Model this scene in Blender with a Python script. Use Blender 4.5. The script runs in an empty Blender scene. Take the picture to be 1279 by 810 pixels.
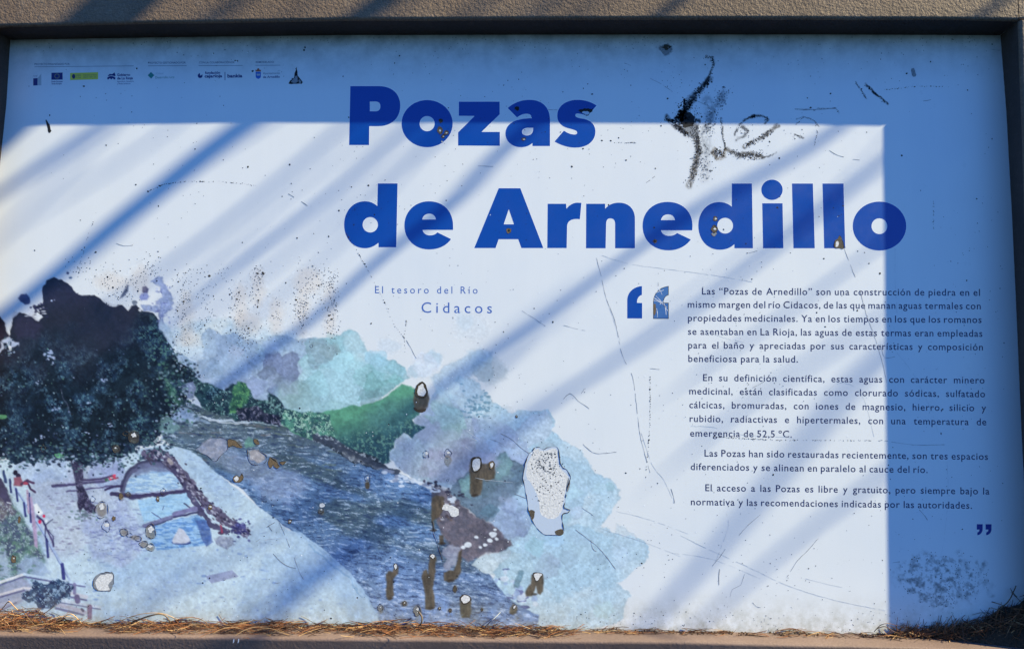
import bpy, math, random
import numpy as np
from mathutils import Vector, Matrix
from mathutils.geometry import tessellate_polygon

# ------------------------------------------------------------------ camera
C = bpy.context.scene.collection
scene = bpy.context.scene
F = 924.0                      # focal length in photo pixels (1279 wide)
DIST = 0.924                   # metres from lens to the panel: one photo pixel is about a millimetre there
YAW, PITCH, ROLL = math.radians(-1.6), math.radians(5.0), math.radians(0.18)
view = Vector((math.sin(YAW)*math.cos(PITCH), math.cos(YAW)*math.cos(PITCH), math.sin(PITCH))).normalized()
CAM = -view*DIST
cam_d = bpy.data.cameras.new('camera')
cam = bpy.data.objects.new('camera', cam_d); C.objects.link(cam)
q = view.to_track_quat('-Z', 'Y')
cam.rotation_mode = 'QUATERNION'
cam.rotation_quaternion = q @ Matrix.Rotation(ROLL, 3, 'Z').to_quaternion()
cam.location = CAM
cam_d.sensor_width = 36.0
cam_d.lens = 36.0*F/1279.0
cam_d.clip_start = 0.01
cam_d.clip_end = 500
scene.camera = cam
CM = (q @ Matrix.Rotation(ROLL, 3, 'Z').to_quaternion()).to_matrix()
CMn = np.array(CM); CAMn = np.array(CAM)

DEPTH = 0.040                  # how far the frame stands proud of the panel

def P(px, py, y=0.0):
    """point of the plane at depth y seen at photo pixel (px, py)"""
    d = CM @ Vector(((px-639.5)/F, (405-py)/F, -1.0))
    t = (y-CAM.y)/d.y
    return CAM + d*t

def Pn(px, py, y=0.0):
    px = np.asarray(px, float); py = np.asarray(py, float)
    d = np.stack([(px-639.5)/F, (405-py)/F, -np.ones_like(px)], -1) @ CMn.T
    t = (y-CAMn[1])/d[..., 1]
    return CAMn + d*t[..., None]

# ------------------------------------------------------------------ light
corner = P(1273, 25, -DEPTH)
SUN = (corner - P(1098, 161)).normalized()      # towards the sun: rail corner to the corner of its shadow
elev = math.asin(SUN.z)
sun_d = bpy.data.lights.new('sun', 'SUN')
sun_d.energy = 5.0; sun_d.angle = math.radians(0.5); sun_d.color = (0.97, 0.86, 0.545)
sun = bpy.data.objects.new('sun', sun_d); C.objects.link(sun)
sun.rotation_mode = 'QUATERNION'
sun.rotation_quaternion = SUN.to_track_quat('Z', 'Y')
sun.location = SUN*3
world = bpy.data.worlds.new('World'); scene.world = world
world.use_nodes = True
wn = world.node_tree.nodes; wl = world.node_tree.links
bg = wn['Background']
sky = wn.new('ShaderNodeTexSky'); sky.sky_type = 'NISHITA'; sky.sun_disc = False
sky.sun_elevation = elev
sky.sun_rotation = math.atan2(SUN.x, SUN.y)
sky.air_density = 1.3; sky.dust_density = 0.2; sky.ozone_density = 4.0
tint = wn.new('ShaderNodeMix'); tint.data_type = 'RGBA'; tint.blend_type = 'MULTIPLY'
tint.inputs['Factor'].default_value = 1.0; tint.inputs[7].default_value = (.30, .60, 1.16, 1)   # deep clear-day blue, as the camera balanced it
wl.new(sky.outputs[0], tint.inputs[6])
wl.new(tint.outputs[2], bg.inputs[0]); bg.inputs[1].default_value = 0.072
scene.view_settings.view_transform = 'Standard'
scene.view_settings.look = 'None'
scene.view_settings.exposure = 1.47
scene.view_settings.gamma = 1.0
scene.cycles.max_bounces = 6

# ------------------------------------------------------------------ helpers
rng = random.Random(7)
nrg = np.random.default_rng(11)

def lin(c):
    c = c/255.0
    return c/12.92 if c <= 0.04045 else ((c+0.055)/1.055)**2.4
WHITE_LIT = (208, 220, 236)    # what the sunlit blank laminate reads in the photograph
BLANK = (0.74, 0.77, 0.80)     # its own colour
def pc(r, g, b):
    """own colour of a print that reads (r,g,b) in the sunlit part of the photograph"""
    return tuple(min(0.9, lin(v)/lin(w)*k) for v, w, k in zip((r, g, b), WHITE_LIT, BLANK))

def add(name, me, mat, parent=None):
    o = bpy.data.objects.new(name, me); C.objects.link(o)
    if mat: me.materials.append(mat)
    if parent: o.parent = parent
    return o
def mesh(name, vs, fs, smooth=False):
    me = bpy.data.meshes.new(name)
    me.from_pydata([tuple(v) for v in vs], [], fs)
    if smooth:
        for p in me.polygons: p.use_smooth = True
    me.update()
    return me
def tag(o, label=None, cat=None, group=None, kind=None):
    if label: o['label'] = label
    if cat: o['category'] = cat
    if group: o['group'] = group
    if kind: o['kind'] = kind
    return o

# ------------------------------------------------------------------ noise (numpy)
RT = nrg.random((16, 256, 256))
def vnoise(x, y, k=0):
    t = RT[k % 16]
    xi = np.floor(x).astype(int); yi = np.floor(y).astype(int)
    fx = x-xi; fy = y-yi
    fx = fx*fx*(3-2*fx); fy = fy*fy*(3-2*fy)
    a = t[yi & 255, xi & 255]; b = t[yi & 255, (xi+1) & 255]
    c = t[(yi+1) & 255, xi & 255]; d = t[(yi+1) & 255, (xi+1) & 255]
    return (a*(1-fx)+b*fx)*(1-fy)+(c*(1-fx)+d*fx)*fy
def fbm(x, y, s, o=4, k=0, sy=None, gain=.5):
    sy = sy or s
    r = 0; am = 1; tot = 0
    X = x/s+k*17.3; Yy = y/sy+k*9.1
    for i in range(o):
        r = r+am*vnoise(X, Yy, k+i); tot += am
        X = X*2.03+5.1; Yy = Yy*2.01+3.7; am *= gain
    return r/tot

# ------------------------------------------------------------------ materials
def nodes_mat(name):
    m = bpy.data.materials.new(name); m.use_nodes = True
    nt = m.node_tree
    return m, nt, nt.nodes, nt.links, nt.nodes['Principled BSDF']
def nd(ns, t, **kw):
    n = ns.new(t)
    for k, v in kw.items(): setattr(n, k, v)
    return n
def noise(ns, ls, coord, scale, detail=4, rough=.55, vec_scale=None):
    n = ns.new('ShaderNodeTexNoise'); n.inputs['Scale'].default_value = scale
    n.inputs['Detail'].default_value = detail; n.inputs['Roughness'].default_value = rough
    if vec_scale:
        mp = ns.new('ShaderNodeMapping'); mp.inputs['Scale'].default_value = vec_scale
        ls.new(coord, mp.inputs['Vector']); coord = mp.outputs[0]
    ls.new(coord, n.inputs['Vector'])
    return n.outputs['Fac']
def ramp(ns, ls, fac, stops):
    r = ns.new('ShaderNodeValToRGB'); e = r.color_ramp.elements
    while len(e) < len(stops): e.new(.5)
    for el, (p, c) in zip(e, stops):
        el.position = p; el.color = (*c, 1) if len(c) == 3 else c
    ls.new(fac, r.inputs[0]); return r.outputs[0]
def mixc(ns, ls, mode, fac, a, b):
    m = ns.new('ShaderNodeMix'); m.data_type = 'RGBA'; m.blend_type = mode
    for sock, v in ((m.inputs['Factor'], fac), (m.inputs['A'] if False else m.inputs[6], a), (m.inputs[7], b)):
        if hasattr(v, 'links'): ls.new(v, sock)
        elif isinstance(v, (int, float)): sock.default_value = v
        else: sock.default_value = (*v, 1) if len(v) == 3 else v
    return m.outputs[2]
def math_n(ns, ls, op, a, b=None, c=None):
    m = ns.new('ShaderNodeMath'); m.operation = op
    for i, v in enumerate((a, b, c)):
        if v is None: continue
        if hasattr(v, 'links'): ls.new(v, m.inputs[i])
        else: m.inputs[i].default_value = v
    return m.outputs[0]

Z_TOP = P(640, 44).z; Z_BOT = P(640, 786).z
def laminate(name, base=None, attr=None, rough=.33, dirt=True, grain=.955):
    """weathered glossy laminate: blank, or printed with one colour, or printed with the picture"""
    m, nt, ns, ls, b = nodes_mat(name)
    co = ns.new('ShaderNodeTexCoord').outputs['Object']
    big = noise(ns, ls, co, 5.0, 3)
    mot = ramp(ns, ls, big, [(.3, (.925, .945, .975)), (.5, (.985, .985, .985)), (.7, (1, .992, .975))])
    fine = ramp(ns, ls, noise(ns, ls, co, 900, 2), [(.3, (grain,)*3), (.7, (1.0, 1.0, 1.0))])
    if attr:
        a = ns.new('ShaderNodeAttribute'); a.attribute_name = attr; col = a.outputs['Color']
    else:
        col = base
    col = mixc(ns, ls, 'MULTIPLY', 1.0, col, mot)
    col = mixc(ns, ls, 'MULTIPLY', 1.0, col, fine)
    streak = ramp(ns, ls, noise(ns, ls, co, 1.0, 5, .65, (38, 1, 4)), [(.3, (.972, .976, .98)), (.65, (1, 1, 1))])
    col = mixc(ns, ls, 'MULTIPLY', 1.0, col, streak)
    if dirt:
        # grey film creeping down from the top rail, mould and dust creeping up from the needles
        sep = ns.new('ShaderNodeSeparateXYZ'); ls.new(co, sep.inputs[0])
        z = sep.outputs['Z']
        up = ns.new('ShaderNodeMapRange'); up.inputs[1].default_value = Z_TOP-.075; up.inputs[2].default_value = Z_TOP
        ls.new(z, up.inputs[0])
        dn = ns.new('ShaderNodeMapRange'); dn.inputs[1].default_value = Z_BOT+.055; dn.inputs[2].default_value = Z_BOT
        ls.new(z, dn.inputs[0])
        n1 = noise(ns, ls, co, 38, 6, .7)
        n2 = noise(ns, ls, co, 60, 7, .75)
        f1 = math_n(ns, ls, 'MULTIPLY', math_n(ns, ls, 'POWER', up.outputs[0], 1.3), ramp(ns, ls, n1, [(.35, (.12,)*3), (.7, (.75,)*3)]))
        f2 = math_n(ns, ls, 'MULTIPLY', math_n(ns, ls, 'POWER', dn.outputs[0], 1.5), ramp(ns, ls, n2, [(.38, (.05,)*3), (.68, (.9,)*3)]))
        col = mixc(ns, ls, 'MIX', f1, col, (.16, .18, .20))
        col = mixc(ns, ls, 'MIX', f2, col, (.26, .25, .17))
        # pale rusty bleaching patches
        n3 = ramp(ns, ls, noise(ns, ls, co, 260, 4, .7), [(.66, (0,)*3), (.74, (.35,)*3)])
        col = mixc(ns, ls, 'MIX', n3, col, (.42, .44, .47) if attr is None else (.30, .34, .40))
    if hasattr(col, 'links'): ls.new(col, b.inputs['Base Color'])
    b.inputs['Roughness'].default_value = rough
    rr = ramp(ns, ls, noise(ns, ls, co, 24, 5, .7), [(.3, (rough-.08,)*3), (.75, (rough+.16,)*3)])
    ls.new(rr, b.inputs['Roughness'])
    b.inputs['Specular IOR Level'].default_value = .35
    bp = ns.new('ShaderNodeBump'); bp.inputs['Strength'].default_value = .05; bp.inputs['Distance'].default_value = .0004
    ls.new(noise(ns, ls, co, 320, 3), bp.inputs['Height']); ls.new(bp.outputs[0], b.inputs['Normal'])
    return m
def paint_mat(name, col, rough=.6, var=.25, scale=300, bump=.1, spec=.3, metal=0):
    m, nt, ns, ls, b = nodes_mat(name)
    co = ns.new('ShaderNodeTexCoord').outputs['Object']
    n = noise(ns, ls, co, scale, 4)
    c0 = tuple(v*(1-var) for v in col); c1 = tuple(min(1, v*(1+var)) for v in col)
    ls.new(ramp(ns, ls, n, [(.3, c0), (.7, c1)]), b.inputs['Base Color'])
    b.inputs['Roughness'].default_value = rough; b.inputs['Specular IOR Level'].default_value = spec
    if bump:
        bp = ns.new('ShaderNodeBump'); bp.inputs['Strength'].default_value = bump; bp.inputs['Distance'].default_value = .0005
        ls.new(n, bp.inputs['Height']); ls.new(bp.outputs[0], b.inputs['Normal'])
    return m
def frame_mat(name='rough_brown_paint', lo_=(.165, .112, .076), hi_=(.235, .166, .115), rel=.0011, dusty=.30):
    m, nt, ns, ls, b = nodes_mat(name)
    co = ns.new('ShaderNodeTexCoord').outputs['Object']
    n = noise(ns, ls, co, 9, 5)
    col = ramp(ns, ls, n, [(.3, lo_), (.7, hi_)])
    g = ramp(ns, ls, noise(ns, ls, co, 420, 3, .6), [(.35, (.78,)*3), (.65, (1.0,)*3)])
    col = mixc(ns, ls, 'MULTIPLY', 1, col, g)
    dust = ramp(ns, ls, noise(ns, ls, co, 70, 6, .75), [(.55, (0,)*3), (.75, (dusty,)*3)])
    col = mixc(ns, ls, 'MIX', dust, col, (.36, .31, .26))
    ls.new(col, b.inputs['Base Color'])
    b.inputs['Roughness'].default_value = .72; b.inputs['Specular IOR Level'].default_value = .3
    v = ns.new('ShaderNodeTexVoronoi'); v.inputs['Scale'].default_value = 260; v.feature = 'SMOOTH_F1'
    wp = ns.new('ShaderNodeTexNoise'); wp.inputs['Scale'].default_value = 300
    ls.new(co, wp.inputs['Vector'])
    mx = ns.new('ShaderNodeVectorMath'); mx.operation = 'MULTIPLY_ADD'
    ls.new(wp.outputs['Color'], mx.inputs[0]); mx.inputs[1].default_value = (.004,)*3; ls.new(co, mx.inputs[2])
    ls.new(mx.outputs[0], v.inputs['Vector'])
    h = math_n(ns, ls, 'ADD', math_n(ns, ls, 'MULTIPLY', v.outputs['Distance'], .8), math_n(ns, ls, 'MULTIPLY', noise(ns, ls, co, 420, 5, .65), 1.3))
    bp = ns.new('ShaderNodeBump'); bp.inputs['Strength'].default_value = .5; bp.inputs['Distance'].default_value = rel
    ls.new(h, bp.inputs['Height']); ls.new(bp.outputs[0], b.inputs['Normal'])
    return m

M_BLANK = laminate('blank_laminate', BLANK)
M_PRINT = laminate('printed_picture', attr='print')
M_BLUE = laminate('blue_ink', (.001, .066, .39), dirt=False, rough=.34, grain=.80)
M_HALO = laminate('bright_white', (.90, .93, .96), dirt=False)
M_TEXT = laminate('dark_text_ink', (.016, .024, .105), dirt=False, rough=.4)
M_SUB = laminate('blue_text_ink', (.06, .14, .46), dirt=False, rough=.4)
M_FRAME = frame_mat(rel=.0021, dusty=.22)
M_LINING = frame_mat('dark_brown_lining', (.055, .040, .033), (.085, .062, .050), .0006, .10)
M_LEDGE = frame_mat('reddish_brown_rail', (.145, .098, .082), (.195, .136, .116), .0006, .12)
M_BLACK = paint_mat('burnt_black', (.012, .012, .014), .7, .5, 900)
M_DARK = paint_mat('exposed_dark_core', (.050, .038, .026), .75, .45, 700, .3)
M_BROWN = paint_mat('brown_resin_core', (.088, .072, .052), .75, .35, 500, .4)
M_OCHRE = paint_mat('ochre_core', (.15, .105, .060), .75, .35, 600, .3)
M_FLAKE = paint_mat('bare_white_flake', (.66, .66, .66), .55, .22, 420, .4)
M_GREY = paint_mat('grey_scrape', (.22, .24, .27), .6, .25, 600)
M_SCR = paint_mat('scratch_line', (.25, .265, .29), .7, .4, 500)
M_SCR2 = paint_mat('faint_scratch', (.54, .57, .61), .6, .2, 500)

def tube(name, pts, rad, mat, parent=None, seg=8, smooth=True):
    vs, fs = [], []
    n = len(pts)
    up = Vector((0.13, .97, .2)).normalized()
    for i, p in enumerate(pts):
        t = (pts[min(i+1, n-1)]-pts[max(i-1, 0)]).normalized()
        a = t.cross(up).normalized(); b = t.cross(a).normalized()
        for k in range(seg):
            an = 2*math.pi*k/seg
            vs.append(p+(a*math.cos(an)+b*math.sin(an))*rad[i])
    for i in range(n-1):
        for k in range(seg):
            fs.append([i*seg+k, i*seg+(k+1) % seg, (i+1)*seg+(k+1) % seg, (i+1)*seg+k])
    fs.append(list(range(seg))[::-1]); fs.append([(n-1)*seg+k for k in range(seg)])
    return add(name, mesh(name, vs, fs, smooth), mat, parent)
M_BARK = paint_mat('pine_bark', (.11, .08, .055), .9, .4, 60, .6)
# ------------------------------------------------------------------ the sign
sign = bpy.data.objects.new('information_sign', None); C.objects.link(sign)
sign.location = (0, 0, 0)
tag(sign, 'white outdoor information board about river pools, blue title lettering, set in a rough brown frame', 'sign')

# panel: its visible edges follow the photograph, hidden margins run into the frame
def panel_outline():
    return [(14, 50), (100, 48.2), (300, 45.6), (430, 44), (850, 43.3), (1100, 43.3), (1249, 44.2),
            (1257, 140), (1264, 268), (1270, 400), (1276, 540), (1283, 680), (1290, 800),
            (640, 806), (-60, 800), (-42, 600), (-22, 380), (-4, 200)]
def extrude_panel():
    pts = panel_outline(); cx, cy = 640, 420
    ring = [P(x+(x-cx)*.008, y+(y-cy)*.012) for x, y in pts]
    n = len(ring)
    vs = [tuple(p) for p in ring]+[(p.x, .004, p.z) for p in ring]
    fs = [list(range(n))[::-1], list(range(n, 2*n))]+[[i, (i+1) % n, n+(i+1) % n, n+i] for i in range(n)]
    return mesh('panel', vs, fs)
panel = add('panel', extrude_panel(), M_BLANK, sign)

def rail(inner, edge, outer_fn, flip=False, subs=6, mats=None):
    """a rail swept along stations: edge (on the panel), inner (front inside edge), outer (out of the picture)"""
    secs = []
    k = len(inner)
    dense_i, dense_e = [], []
    for i in range(k-1):
        for s in range(subs):
            t = s/subs
            dense_i.append((inner[i][0]*(1-t)+inner[i+1][0]*t, inner[i][1]*(1-t)+inner[i+1][1]*t))
            dense_e.append((edge[i][0]*(1-t)+edge[i+1][0]*t, edge[i][1]*(1-t)+edge[i+1][1]*t))
    dense_i.append(inner[-1]); dense_e.append(edge[-1])
    vs, fs = [], []
    R = .0042
    for (ix, iy), (ex, ey) in zip(dense_i, dense_e):
        B = P(ix, iy, -DEPTH); A = P(ex, ey, 0.0)
        O = outer_fn(B)
        out = (O-B).normalized(); back = (A-B).normalized()
        jig = (vnoise(np.array(ix/90.), np.array(iy/90.), 3)-.5)*.0008
        B = B+out*float(jig)
        prof = [A-(B-A).normalized()*.010]
        prof.append(B+back*R*1.0)
        for a in (22, 45, 68):
            ca, sa = math.cos(math.radians(a)), math.sin(math.radians(a))
            prof.append(B+out*R*(1-ca)*1.0+back*R*(1-sa))
        prof.append(B+out*R)
        prof.append(O)
        prof.append(O+Vector((0, DEPTH+.02, 0)))
        prof.append(Vector((A.x, DEPTH*.5+.0, A.z))+out*.004)
        secs.append(prof)
    m = len(secs[0])
    for s in secs: vs += s
    for i in range(len(secs)-1):
        for j in range(m):
            a, b = i*m+j, i*m+(j+1) % m
            c, d = (i+1)*m+(j+1) % m, (i+1)*m+j
            fs.append([a, b, c, d] if not flip else [a, d, c, b])
    fs.append(list(range(m))); fs.append([(len(secs)-1)*m+j for j in range(m)])
    me = mesh('frame_rail', vs, fs, True)
    import bmesh
    bm = bmesh.new(); bm.from_mesh(me); bmesh.ops.recalc_face_normals(bm, faces=bm.faces); bm.to_mesh(me); bm.free()
    try: me.set_sharp_from_angle(angle=math.radians(50))
    except Exception: pass
    o = add('frame_rail', me, (mats or (M_FRAME, M_LINING))[0], sign)
    me.materials.append((mats or (M_FRAME, M_LINING))[1])
    me.update()
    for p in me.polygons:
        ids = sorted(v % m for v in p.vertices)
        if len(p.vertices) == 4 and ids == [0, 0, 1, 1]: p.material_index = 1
    return o
W_ = .085
top = rail([(-60, 36), (0, 32.6), (200, 28.4), (430, 24.6), (700, 23), (1000, 23), (1200, 24), (1272.5, 25.2)],
           [(-40, 52), (14, 50), (200, 46.8), (430, 44), (700, 43.4), (1000, 43.3), (1200, 43.8), (1249, 44.2)],
           lambda B: B+Vector((0, 0, W_)))
right = rail([(1273.5, 25.2), (1277, 140), (1280.5, 268), (1284, 400), (1288, 540), (1292, 680), (1296, 812)],
             [(1249.6, 44.2), (1257, 140), (1264, 268), (1270, 400), (1276, 540), (1283, 680), (1290, 792)],
             lambda B: B+Vector((W_, 0, 0)))
# corner block of the top rail is the mitre: continue the top rail beyond the corner
corner_piece = rail([(1273.6, 24.6), (1360, 25.4)], [(1250, 36), (1380, 38)], lambda B: B+Vector((0, 0, W_)))
left = rail([(-14, 20), (-22, 130), (-40, 300), (-75, 640), (-95, 812)],
            [(13.5, 40), (8, 130), (-10, 300), (-42, 600), (-60, 800)],
            lambda B: B+Vector((-W_, 0, 0)))
bottom = rail([(-120, 793), (0, 792), (200, 794), (430, 797), (640, 799), (860, 801), (1060, 806), (1180, 810), (1400, 820)],
              [(-100, 777), (0, 778), (200, 780), (430, 783), (640, 786), (860, 788), (1060, 791), (1180, 794), (1360, 800)],
              lambda B: B+Vector((0, .30*W_, -W_)), mats=(M_LEDGE, M_LEDGE))

# ------------------------------------------------------------------ flat print helpers
LV = .000012
def flatten(path, ox, oy, s):
    """mini path language: M/L/C/Z, E cx cy rx ry; coordinates divided by s, shifted by (ox, oy)"""
    tok = path.split(); i = 0; loops = []; cur = []
    def num():
        nonlocal i
        v = float(tok[i]); i += 1; return v
    def pt():
        x = num(); y = num(); return (x/s+ox, y/s+oy)
    while i < len(tok):
        t = tok[i]; i += 1
        if t == 'M': cur = [pt()]
        elif t == 'L': cur.append(pt())
        elif t == 'C':
            a = cur[-1]; b = pt(); c = pt(); d = pt()
            for k in range(1, 13):
                u = k/12; v = 1-u
                cur.append((v**3*a[0]+3*v*v*u*b[0]+3*v*u*u*c[0]+u**3*d[0], v**3*a[1]+3*v*v*u*b[1]+3*v*u*u*c[1]+u**3*d[1]))
        elif t == 'Z': loops.append(cur); cur = []
        elif t == 'E':
            cx, cy = pt(); rx = num()/s; ry = num()/s
            loops.append([(cx+rx*math.cos(2*math.pi*k/48), cy+ry*math.sin(2*math.pi*k/48)) for k in range(48)])
    return loops
def area(l): return sum(l[i-1][0]*l[i][1]-l[i][0]*l[i-1][1] for i in range(len(l)))/2
def grow(l, d):
    """offset a closed loop outwards by d"""
    n = len(l); sg = 1 if area(l) > 0 else -1; out = []
    for i in range(n):
        a, b, c = l[i-1], l[i], l[(i+1) % n]
        e1 = (b[0]-a[0], b[1]-a[1]); e2 = (c[0]-b[0], c[1]-b[1])
        l1 = math.hypot(*e1) or 1e-9; l2 = math.hypot(*e2) or 1e-9
        n1 = (e1[1]/l1*sg, -e1[0]/l1*sg); n2 = (e2[1]/l2*sg, -e2[0]/l2*sg)
        bx, by = n1[0]+n2[0], n1[1]+n2[1]; bl = bx*bx+by*by
        k = 2/bl if bl > .35 else 2/.35
        out.append((b[0]+bx*k*d/1.0*.5*1.0 if False else b[0]+bx*min(k, 2.2)*d/2*1.0, b[1]+by*min(k, 2.2)*d/2*1.0))
    return out
def dedupe(l):
    r = [l[0]]
    for p in l[1:]:
        if math.hypot(p[0]-r[-1][0], p[1]-r[-1][1]) > 1e-3: r.append(p)
    if math.hypot(r[0][0]-r[-1][0], r[0][1]-r[-1][1]) < 1e-3: r.pop()
    return r
def fill(loops, y, name):
    loops = [dedupe(l) for l in loops]
    pts = [p for l in loops for p in l]
    tri = tessellate_polygon([[Vector((p[0], -p[1], 0)) for p in l] for l in loops])
    vs = [P(x, yy, y) for x, yy in pts]
    fs = []
    for t in tri:
        a, b, c = (vs[k] for k in t)
        nrm = (b-a).cross(c-a)
        fs.append(list(t) if nrm.y < 0 else [t[0], t[2], t[1]])
    return mesh(name, vs, fs)

LET = [
 ('P', 430, 95, 'M 60 101 L 345 101 C 480 101 560 180 560 297 C 560 420 475 500 345 502 L 250 502 L 248 690 L 48 690 Z', 'M 256 256 L 315 256 C 343 256 360 275 360 304 C 360 334 343 352 315 352 L 256 352 Z'),
 ('o', 430, 95, 'E 828 476 256 236', 'E 828 476 75 75'),
 ('z', 430, 95, 'M 1145 256 L 1553 256 L 1553 383 L 1372 558 L 1555 558 L 1555 698 L 1137 695 L 1137 563 L 1302 400 L 1143 398 Z', ''),
 ('a', 590, 95, 'M 352 320 C 410 270 480 238 575 238 C 705 238 776 320 776 440 L 776 700 L 600 700 L 600 670 C 570 697 535 712 485 712 C 400 712 330 655 330 575 C 330 480 420 422 592 422 C 592 390 575 378 540 378 C 505 378 475 392 447 415 Z', 'M 607 518 L 560 518 C 520 518 495 535 495 558 C 495 580 515 594 545 594 C 580 594 607 570 607 535 Z'),
 ('s', 590, 95, 'M 1242 295 L 1150 400 C 1120 388 1080 376 1050 376 C 1030 376 1028 390 1030 398 C 1035 418 1080 422 1120 430 C 1190 448 1230 490 1230 555 C 1230 650 1150 716 1030 716 C 950 716 880 690 820 655 L 915 545 C 950 570 985 584 1020 584 C 1040 584 1048 575 1046 562 C 1044 540 1000 535 950 520 C 880 500 848 455 848 395 C 848 305 930 238 1050 238 C 1130 238 1190 262 1242 295 Z', ''),
 ('d', 425, 220, 'M 375 72 L 573 72 L 560 710 L 382 710 L 382 665 C 340 700 300 720 245 720 C 125 720 38 620 38 485 C 38 350 125 250 245 250 C 290 250 335 265 370 298 Z', 'E 300 485 76 76'),
 ('e', 425, 220, 'M 1128 537 L 822 537 C 830 570 860 590 895 590 C 930 590 955 578 970 560 L 1108 628 C 1060 695 985 732 885 732 C 745 732 640 630 640 492 C 640 355 745 250 885 250 C 1030 250 1128 350 1128 495 Z', 'M 820 432 C 825 395 855 375 888 375 C 925 375 952 398 955 432 Z'),
 ('A', 585, 220, 'M 303 120 L 520 120 L 750 718 L 530 718 L 498 630 L 303 630 L 272 718 L 58 718 Z', 'M 404 330 L 455 480 L 354 480 Z'),
 ('r', 585, 220, 'M 792 275 L 977 275 L 980 325 C 1010 285 1050 264 1090 264 L 1130 266 L 1115 430 C 1040 422 990 440 987 500 L 983 718 L 788 718 Z', ''),
 ('n', 725, 220, 'M 57 275 L 247 275 L 247 325 C 280 285 325 264 385 264 C 485 264 545 330 545 425 L 545 720 L 346 720 L 346 480 C 346 440 330 422 300 422 C 270 422 257 440 257 480 L 252 720 L 55 720 Z', ''),
 ('e', 725, 220, 'M 1118 541 L 805 541 C 815 575 845 595 885 595 C 925 595 950 582 965 566 L 1104 632 C 1055 700 975 741 880 741 C 725 741 620 640 620 495 C 620 355 725 256 870 256 C 1015 256 1118 350 1120 490 Z', 'M 805 438 C 812 402 840 382 875 382 C 912 382 938 402 944 438 Z'),
 ('d', 860, 220, 'M 432 73 L 634 73 L 644 720 L 458 720 L 458 680 C 420 715 375 735 310 735 C 185 735 97 630 97 495 C 97 360 185 258 300 258 C 350 258 398 272 432 305 Z', 'E 366 494 78 78'),
 ('i', 860, 220, 'M 736 270 L 940 270 L 948 720 L 744 720 Z', '', 'E 834 136 107 102'),
 ('l', 985, 220, 'M 33 73 L 243 73 L 262 720 L 48 720 Z', ''),
 ('l', 985, 220, 'M 338 73 L 549 73 L 566 720 L 355 720 Z', ''),
 ('o', 985, 220, 'E 908 498 268 245', 'E 907 499 78 78'),
 ('q', 765, 340, 'M 147 460 L 147 280 C 147 205 200 145 295 135 L 295 225 C 262 235 245 262 245 303 L 297 305 L 297 460 Z', ''),
]
def joined(meshes, name):
    vs, fs = [], []
    for me in meshes:
        o = len(vs)
        vs += [v.co.copy() for v in me.vertices]; fs += [[o+k for k in p.vertices] for p in me.polygons]
    return mesh(name, vs, fs)
for L in LET:
    ch, ox, oy, outer, hole = L[:5]
    def build(level, g, nm):
        ms = []
        lo = [grow(l, g) for l in flatten(outer, ox, oy, 8)]
        lh = [grow(l, -g) for l in flatten(hole, ox, oy, 8)] if hole else []
        ms.append(fill(lo+lh, level, nm))
        for extra in L[5:]:
            ms.append(fill([grow(l, g) for l in flatten(extra, ox, oy, 8)], level, nm))
        return joined(ms, nm)
    nm = 'letter' if ch != 'q' else 'quotation_mark'
    o = add('letter_halo', build(-LV*2, .9, 'letter_halo'), M_HALO, panel)  # bright rim standing in for a sharpening halo, not a printed outline
    o = add(nm, build(-LV*3, 0, nm), M_BLUE, panel)
    if ch == 'q': o['label'] = 'clean blue opening quotation mark'
    else: o['label'] = 'large blue title letter %s' % ch
# the scraped second quotation mark
qp = 'M 408 462 L 408 290 C 415 205 470 150 560 138 L 560 225 C 525 235 510 262 510 303 L 560 305 L 560 462 Z'
M_QB = laminate('faded_blue_ink', (.05, .16, .42), dirt=False, rough=.5)
lo = flatten(qp, 765, 340, 8)
o = add('quotation_mark', fill([grow(l, .4) for l in lo], -LV*2, 'quotation_mark'), M_BLACK, panel); o['label'] = 'scraped blue quotation mark with dark edges'
add('ink', fill([grow(l, -1.0) for l in lo], -LV*3, 'ink'), M_QB, panel)
for k in range(2):
    dx = 33*k
    pth = 'M %g 340 L %g 340 L %g 358 C %g 372 %g 380 %g 381 L %g 371 C %g 369 %g 364 %g 360 L %g 360 Z' % tuple(v+dx for v in (1103, 1125, 1125, 1125, 1115, 1105, 1105, 1111, 1113, 1113, 1103))
    add('quotation_mark', fill(flatten(pth, 850, 540, 2.981), -LV*3, 'quotation_mark'), M_TEXT if False else laminate('navy_ink', (.01, .03, .25), dirt=False), panel)

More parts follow.
